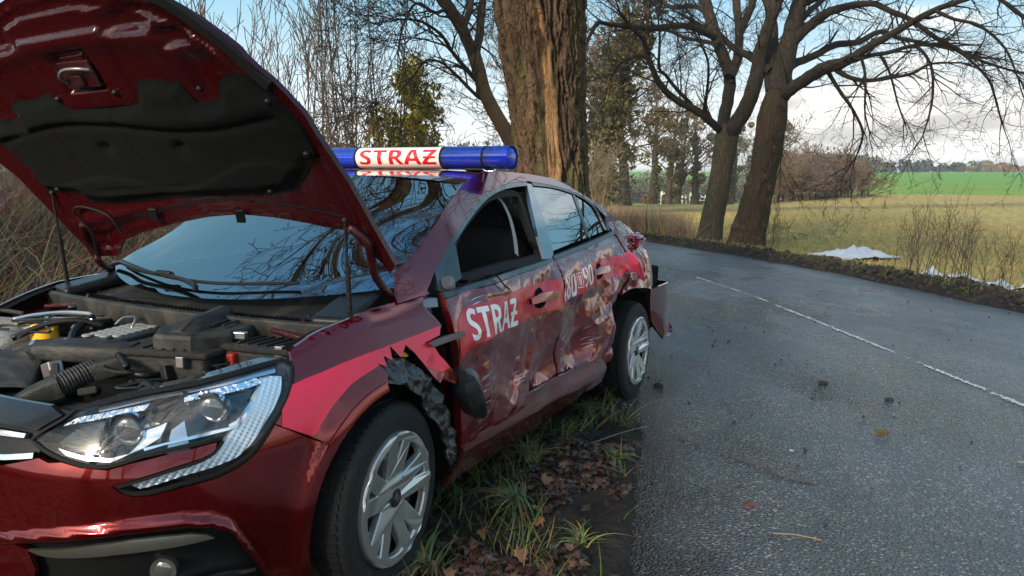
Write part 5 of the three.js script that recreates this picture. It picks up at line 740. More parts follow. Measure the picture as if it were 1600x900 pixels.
// ---- headlamps
for (const sg of [1, -1]) {
  const inX = (p, d) => { let cx = 0, cy = 0; for (const q of p) { cx += q[0] / p.length; cy += q[1] / p.length; } return p.map(q => [q[0] + (cx - q[0]) * d, q[1] + (cy - q[1]) * d]); };
  const h = part('headlamp', panel(T_HL, { h: .014, sg, off: -.075, thick: 0 }), MP.plastic);
  part('housing_wall', panel(T_HL, { h: .014, sg, off: -.006, thick: .075 }).clone(), MP.lens, h);       // clear outer cover with its sides
  const rim = []; for (let i = 0; i <= T_HL.length; i++) rim.push(T_HL[i % T_HL.length]);
  part('gasket', panel(band(rim, .008), { h: .012, sg, off: .0015, thick: .012 }), MP.rubber, h);
  const bez = part('bezel', panel(T_HLlamp, { h: .014, sg, thick: .01, off: (s, y) => -.052 + .02 * Math.abs(Math.sin(s * 9)) }), std(col(.008, .0085, .009), .16, .2, { clearcoat: 1 }), h);
  const ribs = (s, y) => -.018 + .0016 * Math.sin((s * .75 - y * .6) * 430);
  part('light_guide', panel(T_HLguide, { h: .004, hy: .008, sg, off: (s, y) => ribs(s, y), thick: .02, eps: .0015 }), MP.guide, h);
  for (const p of [T_HLdrlTop, T_HLdrlTop2]) part('upper_reflector', panel(p, { h: .005, sg, thick: .015, eps: .0015, off: (s, y) => -.018 + .004 * fold(s * 60, y * 60) }), MP.chrome, h);
  part('upper_reflector', panel([[.52, .742], [.7, .772], [.86, .79], [1.0, .803], [1.09, .808], [1.1, .83], [.97, .822], [.8, .8], [.62, .778], [.5, .757]], { h: .008, sg, thick: .01, off: -.022 }), MP.satin, h);
  for (const p of [T_HLchrome, T_HLchrome2, T_HLchrome3]) part('chrome_strip', panel(p, { h: .008, sg, thick: .02, off: -.016 }), MP.chrome, h);
  for (const [[s, y]] of [T_proj1, T_proj2]) {
    const c = skin(s, y, -.046), d = [.9, .02, -.42 * sg]; c[2] *= sg;
    part('projector', merged([cylAt(.044, .04, .03, c, d, 28), new THREE.CylinderGeometry(.051, .046, .045, 36, 1, true).applyQuaternion(new THREE.Quaternion().setFromUnitVectors(V(0, 1, 0), V(...d).normalize())).translate(c[0] + d[0] * .02, c[1], c[2] + d[2] * .02)]), MP.chrome, h);
    part('projector_lens', new THREE.SphereGeometry(.04, 28, 16).applyMatrix4(new THREE.Matrix4().makeScale(1, 1, .4)).applyQuaternion(new THREE.Quaternion().setFromUnitVectors(V(0, 0, 1), V(...d).normalize())).translate(c[0] + d[0] * .018, c[1], c[2] + d[2] * .018), std(col(.16, .17, .18), .03, .5, { clearcoat: 1 }), h);
  }
  part('divider', panel([[.735, .635], [.8, .65], [.79, .72], [.752, .70]], { h: .01, sg, off: -.03, thick: .02 }), MP.satin, h);
  part('reflector_bowl', panel([[.5, .66], [.6, .655], [.72, .67], [.74, .71], [.6, .73], [.5, .71]], { h: .01, sg, off: (s, y) => -.045 - .02 * Math.cos((s - .6) * 14), thick: 0 }), std(col(.5, .46, .38), .18, .9), h);
}
// ---- doors
function letterTex(w, h, draw) { const c = document.createElement('canvas'); c.width = w; c.height = h; const g = c.getContext('2d'); draw(g, w, h); const t = new THREE.CanvasTexture(c); t.colorSpace = THREE.SRGBColorSpace; t.magFilter = THREE.LinearFilter; return t; }
const hexOf = (r, g, b) => '#' + col(r, g, b).getHexString();
function spell(g, text, x0, y0, x1, y1, slant, colour, bar) {   // a word stretched into a leaning box of the canvas (y down)
  const font = 'bold 200px sans-serif'; g.save(); g.font = font; const wd = g.measureText(text).width, cap = 146;
  g.transform((x1 - x0) / wd, 0, -slant * (y1 - y0) / cap * 0 - slant, (y1 - y0) / cap, x0 + slant * cap, y0); g.fillStyle = colour; g.textBaseline = 'alphabetic'; g.fillText(text, 0, cap);
  if (bar) { const zx = g.measureText(text.slice(0, -1)).width, zw = wd - zx; g.fillRect(zx + zw * .12, cap * .47, zw * .82, cap * .13); } g.restore();
}
{
  const s0 = 1.9, s1 = 2.95, b0 = .69, b1 = .93;
  const ft = letterTex(2048, 468, (g, w, h) => {
    g.fillStyle = hexOf(.56, .004, .022); g.fillRect(0, 0, w, h); const X = s => (s - s0) / (s1 - s0) * w, Y = y => (1 - (y - b0) / (b1 - b0)) * h;
    spell(g, 'STRAZ', X(1.985), Y(.885), X(2.40), Y(.765), .06, '#eceae6', true);
    const R = rng(4); g.lineWidth = 2; for (let k = 0; k < 46; k++) { g.strokeStyle = k % 3 ? 'rgba(60,10,12,.5)' : 'rgba(235,215,215,.35)'; g.beginPath(); let x = R() * w, y = R() * h; g.moveTo(x, y); for (let q = 0; q < 4; q++) { x += (R() - .3) * 90; y += (R() - .5) * 50; g.lineTo(x, y); } g.stroke(); }
  });
  ft.wrapS = ft.wrapT = THREE.ClampToEdgeWrapping;
  const d1 = part('front_door', panel(T_door1, { h: .0085, eps: .003, off: (s, y) => crush(s, y) - .004 * sst(.006, 0, distTo(T_door1, s, y)), thick: .03 }), MP.crushed);
  part('stripe_film', panel(T_film1, { h: .0085, eps: .003, off: crushAt(.0014), thick: 0 }), std(col(1, 1, 1), .42, 0, { clearcoat: .3, clearcoatRoughness: .08, map: rep(ft, 1 / (s1 - s0), 1 / (b1 - b0), -s0 / (s1 - s0), -b0 / (b1 - b0)) }), d1);
  const handle = (s, y, w, parent, e) => { const c0 = part('handle', panel(band([[s - w / 2, y - .004], [s - w * .2, y + .004], [s + w * .2, y + .004], [s + w / 2, y - .002]], k => .026 + .012 * Math.sin(k * Math.PI)), { h: .01, off: (a, b) => crush(s, y) + e + .018 * Math.cos((a - s) / w * 2.6), thick: .016 }), MP.paint, parent); part('handle_cup', panel([...Array(16)].map((_, k) => [s - .02 + .075 * Math.cos(k / 16 * 6.283), y - .004 + .048 * Math.sin(k / 16 * 6.283)]), { h: .012, off: (a, b) => crushAt(.003)(a, b) - .0005, thick: 0 }), MP.dark, parent); return c0; };
  handle(2.69, .852, .3, d1, .022);
  const r0 = 2.86, r1 = 4.06, c0 = .75, c1 = 1.01;
  const rt = letterTex(2048, 444, (g, w, h) => {
    g.fillStyle = hexOf(.56, .004, .022); g.fillRect(0, 0, w, h); const X = s => (s - r0) / (r1 - r0) * w, Y = y => (1 - (y - c0) / (c1 - c0)) * h;
    const W = '#efe9e4'; spell(g, '4', X(2.90), Y(.925), X(2.965), Y(.80), -.12, W); spell(g, '80', X(2.97), Y(.938), X(3.165), Y(.80), -.1, W); spell(g, '90', X(3.245), Y(.955), X(3.42), Y(.835), -.06, W);
    g.strokeStyle = W; g.lineWidth = 7; g.strokeRect(X(3.175), Y(.915), X(3.235) - X(3.175), Y(.84) - Y(.915)); spell(g, 'N', X(3.188), Y(.905), X(3.222), Y(.85), 0, W);
  });
  rt.wrapS = rt.wrapT = THREE.ClampToEdgeWrapping;
  const d2 = part('rear_door', panel(T_door2, { h: .0085, eps: .003, off: (s, y) => crush(s, y) - .004 * sst(.006, 0, distTo(T_door2, s, y)), thick: .03 }), MP.crushed);
  part('stripe_film', panel(T_film2, { h: .0085, eps: .003, off: crushAt(.0014), thick: 0 }), std(col(1, 1, 1), .42, 0, { clearcoat: .3, clearcoatRoughness: .08, map: rep(rt, 1 / (r1 - r0), 1 / (c1 - c0), -r0 / (r1 - r0), -c0 / (c1 - c0)) }), d2);
  handle(3.56, .9, .28, d2, .022);
  const q = part('rear_wing', panel(T_quarter, { h: .0085, eps: .003, off: crushAt(0), thick: .03 }), MP.crushed);
  part('stripe_film', panel(T_film3, { h: .0085, eps: .003, off: crushAt(.0014), thick: 0 }), MP.film, q);
  part('rear_lamp', panel(T_tail, { h: .01, off: .006, thick: .03 }), MP.amber);
  part('sill', panel([[1.8, .26], [1.83, .235], [2.4, .225], [3.0, .23], [3.58, .25], [3.6, .34], [3.5, .41], [2.9, .43], [2.1, .42], [1.98, .37], [1.9, .30]], { h: .015, off: (s, y) => -.012 * sst(.335, .41, y) + .006 + .006 * Math.exp(-(((y - .31) / .03) ** 2)) + .012 * facets(s * 5, y * 7, 5) * sst(2.2, 2.8, s) }), MP.paint);
}
// ---- window frames, glass, rails
{
  part('roof_rail', panel(T_rail, { h: .015, off: (s, y) => .004 }), MP.paint);
  part('roof_rail', panel(T_rail, { h: .03, sg: -1 }), MP.paint);
  const f1 = part('window_frame', panel(band(smooth(T_frame1.slice(0, 9), 3), .034), { h: .014, off: .002, thick: .03 }), std(col(.02, .022, .025), .25, 0, { clearcoat: .7 }));
  part('frame_seal', panel(band(smooth(T_win1.concat([T_win1[0]]), 2), .03), { h: .012, off: -.012, thick: .03 }), MP.rubber, f1);
  part('sail_panel', panel(T_sail, { h: .02, off: -.002 }), MP.slate);
  part('pillar_cover', panel(T_bpillar, { h: .012, off: .003, thick: .02 }), std(col(.03, .04, .05), .12, 0, { ior: 2, clearcoat: 1, clearcoatRoughness: .08 }));
  part('window_pane', panel(T_win2, { h: .03, off: -.006, thick: 0 }), MP.side); part('window_pane', panel(T_win3, { h: .03, off: -.006, thick: 0 }), MP.side);
  part('window_frame', panel(band(smooth(T_frame2, 3), .022), { h: .014, off: .002, thick: .02 }), MP.gloss);
  part('window_divider', panel(band(T_qpillar, .03), { h: .014, off: 0 }), MP.gloss);
  for (const t of [T_belt1, T_belt2]) { part('belt_trim', panel(band(smooth(t, 3), .019), { h: .014, off: (s, y) => .008 + crush(s, y), thick: .02 }), MP.slate); }
  part('window_divider', panel(band([[3.96, 1.11], [4.1, 1.2]], .03), { h: .014, off: .002 }), MP.gloss);
  part('seat_belt', panel(band(smooth(T_beltstrip, 3), .022), { h: .015, off: -.05, thick: .004 }), MP.trim);
  // bared door aperture, bracket, bent trim, yellow clip, torn arch liner, loose mirror shell
  part('door_aperture', panel(T_gap, { h: .03, off: -.14, thick: 0 }), MP.dark);
  part('hinge_bracket', panel(T_bracket, { h: .01, off: -.02, thick: .05 }), MP.grey);
  part('hinge_bracket', panel([[1.85, .86], [1.9, .86], [1.91, .93], [1.86, .93]], { h: .02, off: -.09, thick: .03 }), MP.grey);
  part('hinge_bracket', panel([[1.83, .76], [1.9, .75], [1.91, .80], [1.84, .81]], { h: .02, off: -.1, thick: .03 }), MP.plastic);
  part('pillar_foot', panel([[1.80, .94], [1.86, .955], [1.89, 1.04], [1.86, 1.06], [1.81, 1.0]], { h: .01, off: (s, y) => -.03 + .01 * fold(s * 30, y * 22), thick: .03 }), MP.crushed);
  part('bent_trim', panel(T_blade, { h: .01, off: .02, thick: .012 }), MP.slate);
  part('door_edge', panel([[1.878, .55], [1.892, .55], [1.888, .74], [1.872, .76]], { h: .02, off: -.05, thick: .03 }), MP.under);
  part('clip', panel(T_yellow, { h: .01, off: -.03, thick: .01 }), MP.yellow);
  part('arch_liner', panel(T_liner, { h: .008, eps: .003, off: (s, y) => -.02 + .022 * (fold(s * 13, y * 9) - .5) + .012 * (fold(s * 31 + 4, y * 24) - .5), thick: .012 }), std(col(.02, .022, .024), .3, 0, { bumpMap: rep(wrinkB, 9), bumpScale: .006, clearcoat: .5, clearcoatRoughness: .25 }));
  part('mirror_shell', panel(T_flap, { h: .008, eps: .003, off: (s, y) => .05 + .035 * Math.sqrt(Math.min(1, distTo(T_flap, s, y) / .05)) + .012 * (fold(s * 11 + y * 4, y * 4) - .5), thick: .05 }), std(col(.012, .016, .019), .25, 0, { bumpMap: rep(wrinkB, 7), bumpScale: .008, clearcoat: .4, clearcoatRoughness: .2 }));
  part('mirror_stump', boxAt(.05, .05, .05, ...skin(1.955, .985, .01), .3, .2, .4, .015), std(col(.4, .41, .4), .5, .5, { bumpMap: rep(wrinkB, 20), bumpScale: .02 }));
  const w = [[1.97, .985, .02], [2.02, .975, .03], [2.1, .995, .025], [2.2, 1.0, .03], [2.26, .985, .028], [2.28, .95, .02], [2.31, .93, .018]].map(([s, y, o]) => [...skin(s, y, o + crush(s, y)), .0035]);
  part('loose_cable', tube(w, 6, 4), MP.rubber);
}
// ---- roof, screens, boot
const RAILTOP = T_rail.filter((p, i) => i >= 15 && i <= 25).reverse();      // windscreen corner to rear screen corner
function loft(E, C, nv, nw, pw, thick, up = 1) {                             // E(v): left edge [x, y, z], C(v): centre [x, y]; mirrored across the car
  const B = new Buf(); const at = (v, w) => { const e = E(v), c = C(v), k = Math.pow(Math.abs(w), pw); return [lerp(c[0], e[0], k), lerp(c[1], e[1], k), e[2] * -w * -1]; };
  for (let j = 0; j <= nv; j++) for (let i = 0; i <= nw; i++) { const v = j / nv, w = i / nw * 2 - 1, p = at(v, w); B.v(p[0], p[1], p[2], w, v); }
  for (let j = 0; j < nv; j++) for (let i = 0; i < nw; i++) { const a = j * (nw + 1) + i; up > 0 ? B.quad(a, a + nw + 1, a + nw + 2, a + 1) : B.quad(a, a + 1, a + nw + 2, a + nw + 1); }
  return { geo: B.geo(), at };
}
const along = (pts) => v => { const f = Math.min(.99999, Math.max(0, v)) * (pts.length - 1), i = Math.floor(f), k = f - i; return pts[i].map((q, m) => lerp(q, pts[i + 1][m], k)); };
const apEdge = smooth(T_apillarEdge.map(([s, y]) => skin(s, y, -.002)), 6), apAll = [skin(1.70, .99, -.004), ...apEdge];
const screenC = smooth([[.075, .935], [-.22, 1.09], [-.55, 1.255], [-.87, 1.398]], 5);
const WS = loft(along(apAll), along(screenC), 24, 36, 2.1, 0);
part('windscreen', WS.geo, MP.glass);
{
  const railPts = smooth(RAILTOP.map(([s, y]) => skin(s, y, .002)), 4), rc = smooth([[-.87, 1.398], [-1.05, 1.423], [-1.35, 1.442], [-1.7, 1.446], [-2.05, 1.43], [-2.35, 1.385], [-2.55, 1.33]], 4);
  const roof = loft(along(railPts), along(rc), 44, 30, 2.6, 0); part('roof', roof.geo, MP.clean);
  const rearEdge = [railPts[railPts.length - 1], skin(4.3, 1.165, -.01), skin(4.47, 1.1, -.02)], rs = loft(along(rearEdge), along([[-2.55, 1.33], [-2.9, 1.2], [-3.2, 1.09]]), 8, 16, 2.4, 0);
  part('rear_screen', rs.geo, MP.side);
  const bl = loft(along([skin(4.47, 1.1, -.02), skin(4.58, 1.03, -.02), [-3.5, .95, -.6], [-3.62, .7, -.6]]), along([[-3.2, 1.09], [-3.45, 1.075], [-3.62, 1.0], [-3.7, .7]]), 10, 16, 2.4, 0); part('boot_lid', bl.geo, MP.crushed);
  // crumpled scraps round the tail, bare wire
  const R = rng(8), scraps = [];
  for (let k = 0; k < 7; k++) { const s = 4.36 + R() * .2, y = 1.0 + R() * .07, c = skin(s, y, .0); const g = new THREE.IcosahedronGeometry(.03 + R() * .03, 2), P = g.attributes.position; for (let i = 0; i < P.count; i++) { const q = 1 + .9 * perlin.noise(P.getX(i) * 40 + k, P.getY(i) * 40, P.getZ(i) * 40); P.setXYZ(i, P.getX(i) * q * 1.7, P.getY(i) * q * .6, P.getZ(i) * q); } g.computeVertexNormals(); g.translate(...c); scraps.push(g); }
  part('torn_metal', merged(scraps), MP.crushed);
  part('loose_wire', tube([[-3.35, .98, -.72, .004], [-3.4, 1.03, -.71, .004], [-3.41, 1.09, -.72, .003], [-3.4, 1.18, -.715, .002], [-3.41, 1.26, -.72, .0015]], 5, 4), MP.rubber);
  // rear bumper knocked out of place
  const bp = [[-3.02, -.83], [-3.3, -.85], [-3.5, -.853], [-3.58, -.83], [-3.66, -.68], [-3.72, -.35], [-3.73, 0]], bs = smooth(bp, 8), bmap = (a, y, e = 0) => { const f = Math.min(.9999, Math.max(0, a)) * (bs.length - 1), i = Math.floor(f), k = f - i, x = lerp(bs[i][0], bs[i + 1][0], k), z = lerp(bs[i][1], bs[i + 1][1], k), dx = bs[i + 1][0] - bs[i][0], dz = bs[i + 1][1] - bs[i][1], l = Math.hypot(dx, dz), o = e - .35 * (y - .66) ** 2; return [x + dz / l * o, y, z - dx / l * o]; };
  part('rear_bumper', panel([[.06, .45], [.1, .38], [.16, .30], [.3, .3], [.42, .33], [.6, .42], [.9, .42], [.9, .68], [.5, .685], [.44, .686], [.3, .682], [.06, .676]], { h: .02, map: bmap, thick: .02, sg: 1, off: (a, y) => .006 * facets(a * 6, y * 4, 2) }), MP.paint);
  part('bumper_core', merged([boxAt(.5, .16, .5, -3.36, .74, -.52, 0, 0, .1, .02), boxAt(.5, .3, .7, -3.4, .5, -.45, 0, 0, 0, .02)]), MP.dark);
  part('rear_panel', panel([[4.52, .7], [4.6, .7], [4.62, .93], [4.53, .92]], { h: .02, off: .0, thick: .02 }), MP.trim);
  // lower and inner shell, right flank
  part('underbody', merged([boxAt(3.4, .06, 1.5, -1.4, .2, 0), boxAt(2.1, .5, .04, -1.35, .55, -.76), boxAt(.04, .62, 1.5, -.16, .6, 0), boxAt(.9, .5, 1.1, -3.0, .62, .1), boxAt(.06, .5, 1.3, .62, .42, 0), boxAt(.75, .04, 1.0, .3, .28, 0)]), MP.dark);
  for (const w of [0, -2.711]) for (const sg of [-1, 1]) { const g = new THREE.CylinderGeometry(.395, .395, .42, 40, 1, true, -Math.PI * .55, Math.PI * 1.1).rotateX(Math.PI / 2).rotateZ(0); const B = new Buf(), n = 30; for (let i = 0; i <= n; i++) { const a = -.25 + (Math.PI + .5) * i / n; for (const z of [.42, .845]) B.v(w + .40 * Math.cos(a), .33 + .40 * Math.sin(a), z * sg, i, z); } for (let i = 0; i < n; i++) B.quad(i * 2, i * 2 + 1, i * 2 + 3, i * 2 + 2); part('wheel_arch_liner', B.geo(), MP.dark); part('inner_wing', new THREE.CircleGeometry(.42, 30).translate(w, .33, .43 * sg), MP.dark); }
  part('side_panel', panel([[1.83, .25], [3.68, .25], [3.68, .5], [3.8, .7], [4.1, .74], [4.5, .7], [4.55, .3], [4.9, .3], [5.0, .9], [4.6, 1.03], [4.05, 1.09], [2.97, 1.01], [1.83, .95]], { h: .04, sg: -1 }), MP.paint);
  part('window_pane', panel([[2.0, 1.0], [2.9, 1.02], [3.95, 1.1], [3.95, 1.25], [3.6, 1.36], [2.9, 1.36], [2.5, 1.27]], { h: .05, sg: -1, thick: 0, off: -.004 }), MP.side);
}
// ---- wheels
function wheel(x, z, sg, steer) {
  const g = new THREE.Group(); g.name = 'wheel'; car.add(g); g.position.set(x, .316, z); g.rotation.y = steer + (sg > 0 ? Math.PI : 0);   // built facing -Z
  const prof = [[.212, -.085], [.226, -.098], [.236, -.1005], [.25, -.1025], [.275, -.104], [.296, -.099], [.308, -.088], [.314, -.072], [.316, -.05]], full = prof.concat(prof.slice().reverse().map(([r, w]) => [r, -w]));
  const lg = new THREE.LatheGeometry(full.map(([r, w]) => new THREE.Vector2(r, w)), 96).rotateX(-Math.PI / 2); { const P = lg.attributes.position; }
  const tyreC = tex(512, (u, v) => { const n = tnoise(u, v, 6, 51, 5), k = sst(.02, .3, n + .25 * Math.sin(u * 6.28 + 1.2)) * sst(.02, .12, v) * sst(.34, .2, v), b = [.008, .008, .008]; return b.map((q, i) => lerp(q * (1 + n), [.13, .105, .07][i], k * .8)); }, true);
  mesh('tyre', lg, std(col(1, 1, 1), .85, 0, { map: tyreC, bumpMap: rep(orange, 8, 3), bumpScale: .002 }), g, false);
  // tread blocks and sipes
  const tb = []; for (let k = 0; k < 66; k++) for (const [w, dw, sk] of [[-.067, .03, .25], [-.028, .032, -.2], [.012, .03, .2], [.055, .04, -.25]]) { const a = k / 66 * 6.2832 + w * sk * 4; const b = new THREE.BoxGeometry(.021, .008, dw); b.rotateY(sk).translate(0, .3185 - (Math.abs(w) > .06 ? .004 : 0), w).rotateZ(a); tb.push(b); }
  const tread = mesh('tread', merged(tb), MP.rubber, g, false); tread.userData.kind = 'stuff';
  const rim = mesh('rim', new THREE.LatheGeometry([[.150, .07], [.19, .06], [.197, -.02], [.203, -.07], [.214, -.085], [.222, -.096], [.2245, -.1], [.222, -.1025], [.217, -.1]].map(([r, w]) => new THREE.Vector2(r, w)), 80).rotateX(-Math.PI / 2), MP.alloy, g, false);
  const sh = new THREE.Shape(); sh.absarc(0, 0, .219, 0, Math.PI * 2);
  for (let k = 0; k < 5; k++) {
    const a0 = k * 2 * Math.PI / 5 + Math.PI / 2 + .1, P = (a, r) => [r * Math.cos(a0 + a), r * Math.sin(a0 + a)], path = (pts) => { const h = new THREE.Path(); pts.forEach(([a, r], i) => { const q = P(a, r); i ? h.lineTo(...q) : h.moveTo(...q); }); h.closePath(); sh.holes.push(h); };
    path([[.35, .193], [.47, .196], [.628, .197], [.786, .196], [.906, .193], [.86, .145], [.77, .105], [.69, .082], [.628, .078], [.566, .082], [.486, .105], [.396, .145]]);
    path([[-.1, .196], [0, .198], [.1, .196], [.07, .15], [.04, .12], [-.04, .12], [-.07, .15]]);
  }
  const eg = new THREE.ExtrudeGeometry(sh, { depth: .016, bevelEnabled: true, bevelThickness: .006, bevelSize: .005, bevelSegments: 3, curveSegments: 64 });
  { const p = eg.attributes.position; for (let i = 0; i < p.count; i++) { const X = p.getX(i), Y = p.getY(i), r = Math.hypot(X, Y), a = ((Math.atan2(Y, X) - Math.PI / 2 - .1) % (2 * Math.PI / 5) + 2 * Math.PI / 5) % (2 * Math.PI / 5), q = Math.min(a, 2 * Math.PI / 5 - a), ridge = .006 * Math.exp(-(((q - .2) / .07) ** 2)) * sst(.06, .1, r); p.setZ(i, -(p.getZ(i) + ridge) - .072 - .02 * sst(.05, .215, r)); } const ix = eg.index; const pos = eg.toNonIndexed ? eg : eg; }
  const faces = eg.index ? eg.toNonIndexed() : eg; { const p = faces.attributes.position, n = p.count; for (let i = 0; i < n; i += 3) { for (const at of [faces.attributes.position, faces.attributes.uv]) { const s = at.itemSize; for (let c = 0; c < s; c++) { const t = at.array[(i + 1) * s + c]; at.array[(i + 1) * s + c] = at.array[(i + 2) * s + c]; at.array[(i + 2) * s + c] = t; } } } faces.computeVertexNormals(); }
  mesh('spokes', faces, MP.alloy, g, false);
  mesh('hub_cap', merged([cylAt(.033, .031, .014, [0, 0, -.098], [0, 0, 1], 32), cylAt(.026, .026, .004, [0, 0, -.106], [0, 0, 1], 32)]), std(col(.06, .062, .066), .35, .6), g, false);
  { const e = new THREE.Shape(); [[0, .018], [.0125, 0], [0, -.018], [-.0125, 0]].forEach((q, i) => i ? e.lineTo(...q) : e.moveTo(...q)); const hl = new THREE.Path(); [[0, .009], [.006, 0], [0, -.009], [-.006, 0]].forEach((q, i) => i ? hl.lineTo(...q) : hl.moveTo(...q)); e.holes.push(hl); mesh('emblem', new THREE.ExtrudeGeometry(e, { depth: .003, bevelEnabled: false }).translate(0, 0, -.1112), MP.satin, g, false); }
  for (let k = 0; k < 5; k++) { const a = k * 2 * Math.PI / 5 + Math.PI / 2 + .1 + .628; mesh('wheel_bolt', cylAt(.009, .009, .016, [.054 * Math.cos(a), .054 * Math.sin(a), -.088], [0, 0, 1], 6), MP.steel, g, false); }
  mesh('brake_disc', merged([cylAt(.14, .14, .024, [0, 0, -.01], [0, 0, 1], 48), cylAt(.07, .07, .05, [0, 0, -.03], [0, 0, 1], 32)]), MP.steel, g, false);
  mesh('brake_caliper', boxAt(.07, .13, .07, -.12, .03, -.015, 0, 0, .2), MP.plastic, g, false);
}
wheel(0, -.7885, -1, 5.485 * Math.PI / 180); wheel(-2.711, -.789, -1, 0); wheel(0, .7885, 1, 5.485 * Math.PI / 180); wheel(-2.711, .789, 1, 0);
// ---- light bar
{
  const lb = new THREE.Group(); lb.name = 'light_bar'; car.add(lb); lb.position.set(-1.3, 1.497, -.02); MARK(lb, 'blue and white emergency light bar reading STRAŻ');
  const cyl = (r, z0, z1, k = 1) => { const g = new THREE.CylinderGeometry(r, r, z1 - z0, 48, 1, false).rotateX(Math.PI / 2).rotateZ(-Math.PI / 2); g.translate(0, 0, (z0 + z1) / 2); return g; };
  const st = letterTex(1024, 512, (g, w, h) => { g.fillStyle = '#efe6dc'; g.fillRect(0, 0, w, h); spell(g, 'STRAZ', w * .04, h * .3, w * .965, h * .54, 0, '#c8101c', true); });
  const c = new Buf(), n = 48, r = .0545, z0 = .255, z1 = -.265; for (let k = 0; k <= n; k++) { const a = k / n * Math.PI * 2; for (const [m, z] of [[0, z0], [1, z1]]) { const i = c.v(r * 1.12 * Math.cos(a), -r * Math.sin(a), z, m, 1 - ((a + Math.PI * .86) / (Math.PI * 2)) % 1); c.n.push(Math.cos(a), -Math.sin(a), 0); } } for (let k = 0; k < n; k++) c.quad(k * 2, k * 2 + 2, k * 2 + 3, k * 2 + 1);
  mesh('white_panel', c.geo(), std(col(1, 1, 1), .25, 0, { map: st, clearcoat: .8, clearcoatRoughness: .05 }), lb, false);
  const blue = std(col(.05, .17, .95), .05, 0, { transmission: .8, thickness: 0, ior: 1.7 }), shell = (a, b, dome) => { const p = []; for (let k = 0; k <= 20; k++) p.push([.0555 + .0006 * (k % 2), lerp(a, b, k / 20)]); const d = Math.sign(b - a); if (dome) { p.pop(); for (let k = 0; k <= 8; k++) { const t = k / 8 * Math.PI / 2; p.push([.012 + .0435 * Math.cos(t), b - d * .035 + d * .035 * Math.sin(t)]); } p.push([.0, b]); } const g = new THREE.LatheGeometry(p.map(([q, w]) => new THREE.Vector2(q, w)), 40).rotateX(Math.PI / 2); g.scale(1.12, 1, 1); return g; };
  mesh('blue_lens', shell(-.27, -.5, false), blue, lb, false); mesh('blue_lens', shell(-.505, -.645, true), blue, lb, false); mesh('blue_lens', shell(.26, .5, false), blue, lb, false); mesh('blue_lens', shell(.505, .645, true), blue, lb, false);
  for (const z of [-.2675, -.5025, .2575, .5025]) mesh('collar', cyl(.0575, z - .005, z + .005).scale(1.12, 1, 1), MP.rubber, lb, false);
  for (const sg of [-1, 1]) { const mods = []; for (let k = 0; k < 6; k++) mods.push(boxAt(.02, .034, .026, .03, 0, sg * (.3 + k * .033), 0, 0, 0, .003)); mesh('lamp_modules', merged(mods), std(col(.5, .55, .75), .15, .8), lb, false); mesh('inner_tray', merged([boxAt(.085, .05, .36, -.01, -.006, sg * .45, 0, 0, 0, .004)]), std(col(.2, .24, .5), .3, .3), lb, false); mesh('foot', merged([boxAt(.09, .014, .12, 0, -.058, sg * .46), boxAt(.05, .03, .03, .01, -.07, sg * .5)]), MP.plastic, lb, false); }
  mesh('clasp', tube([[.04, -.055, -.5, .004], [.045, -.066, -.52, .004], [.04, -.066, -.56, .004], [.035, -.055, -.565, .004]], 6, 4), MP.chrome, lb, false);
}
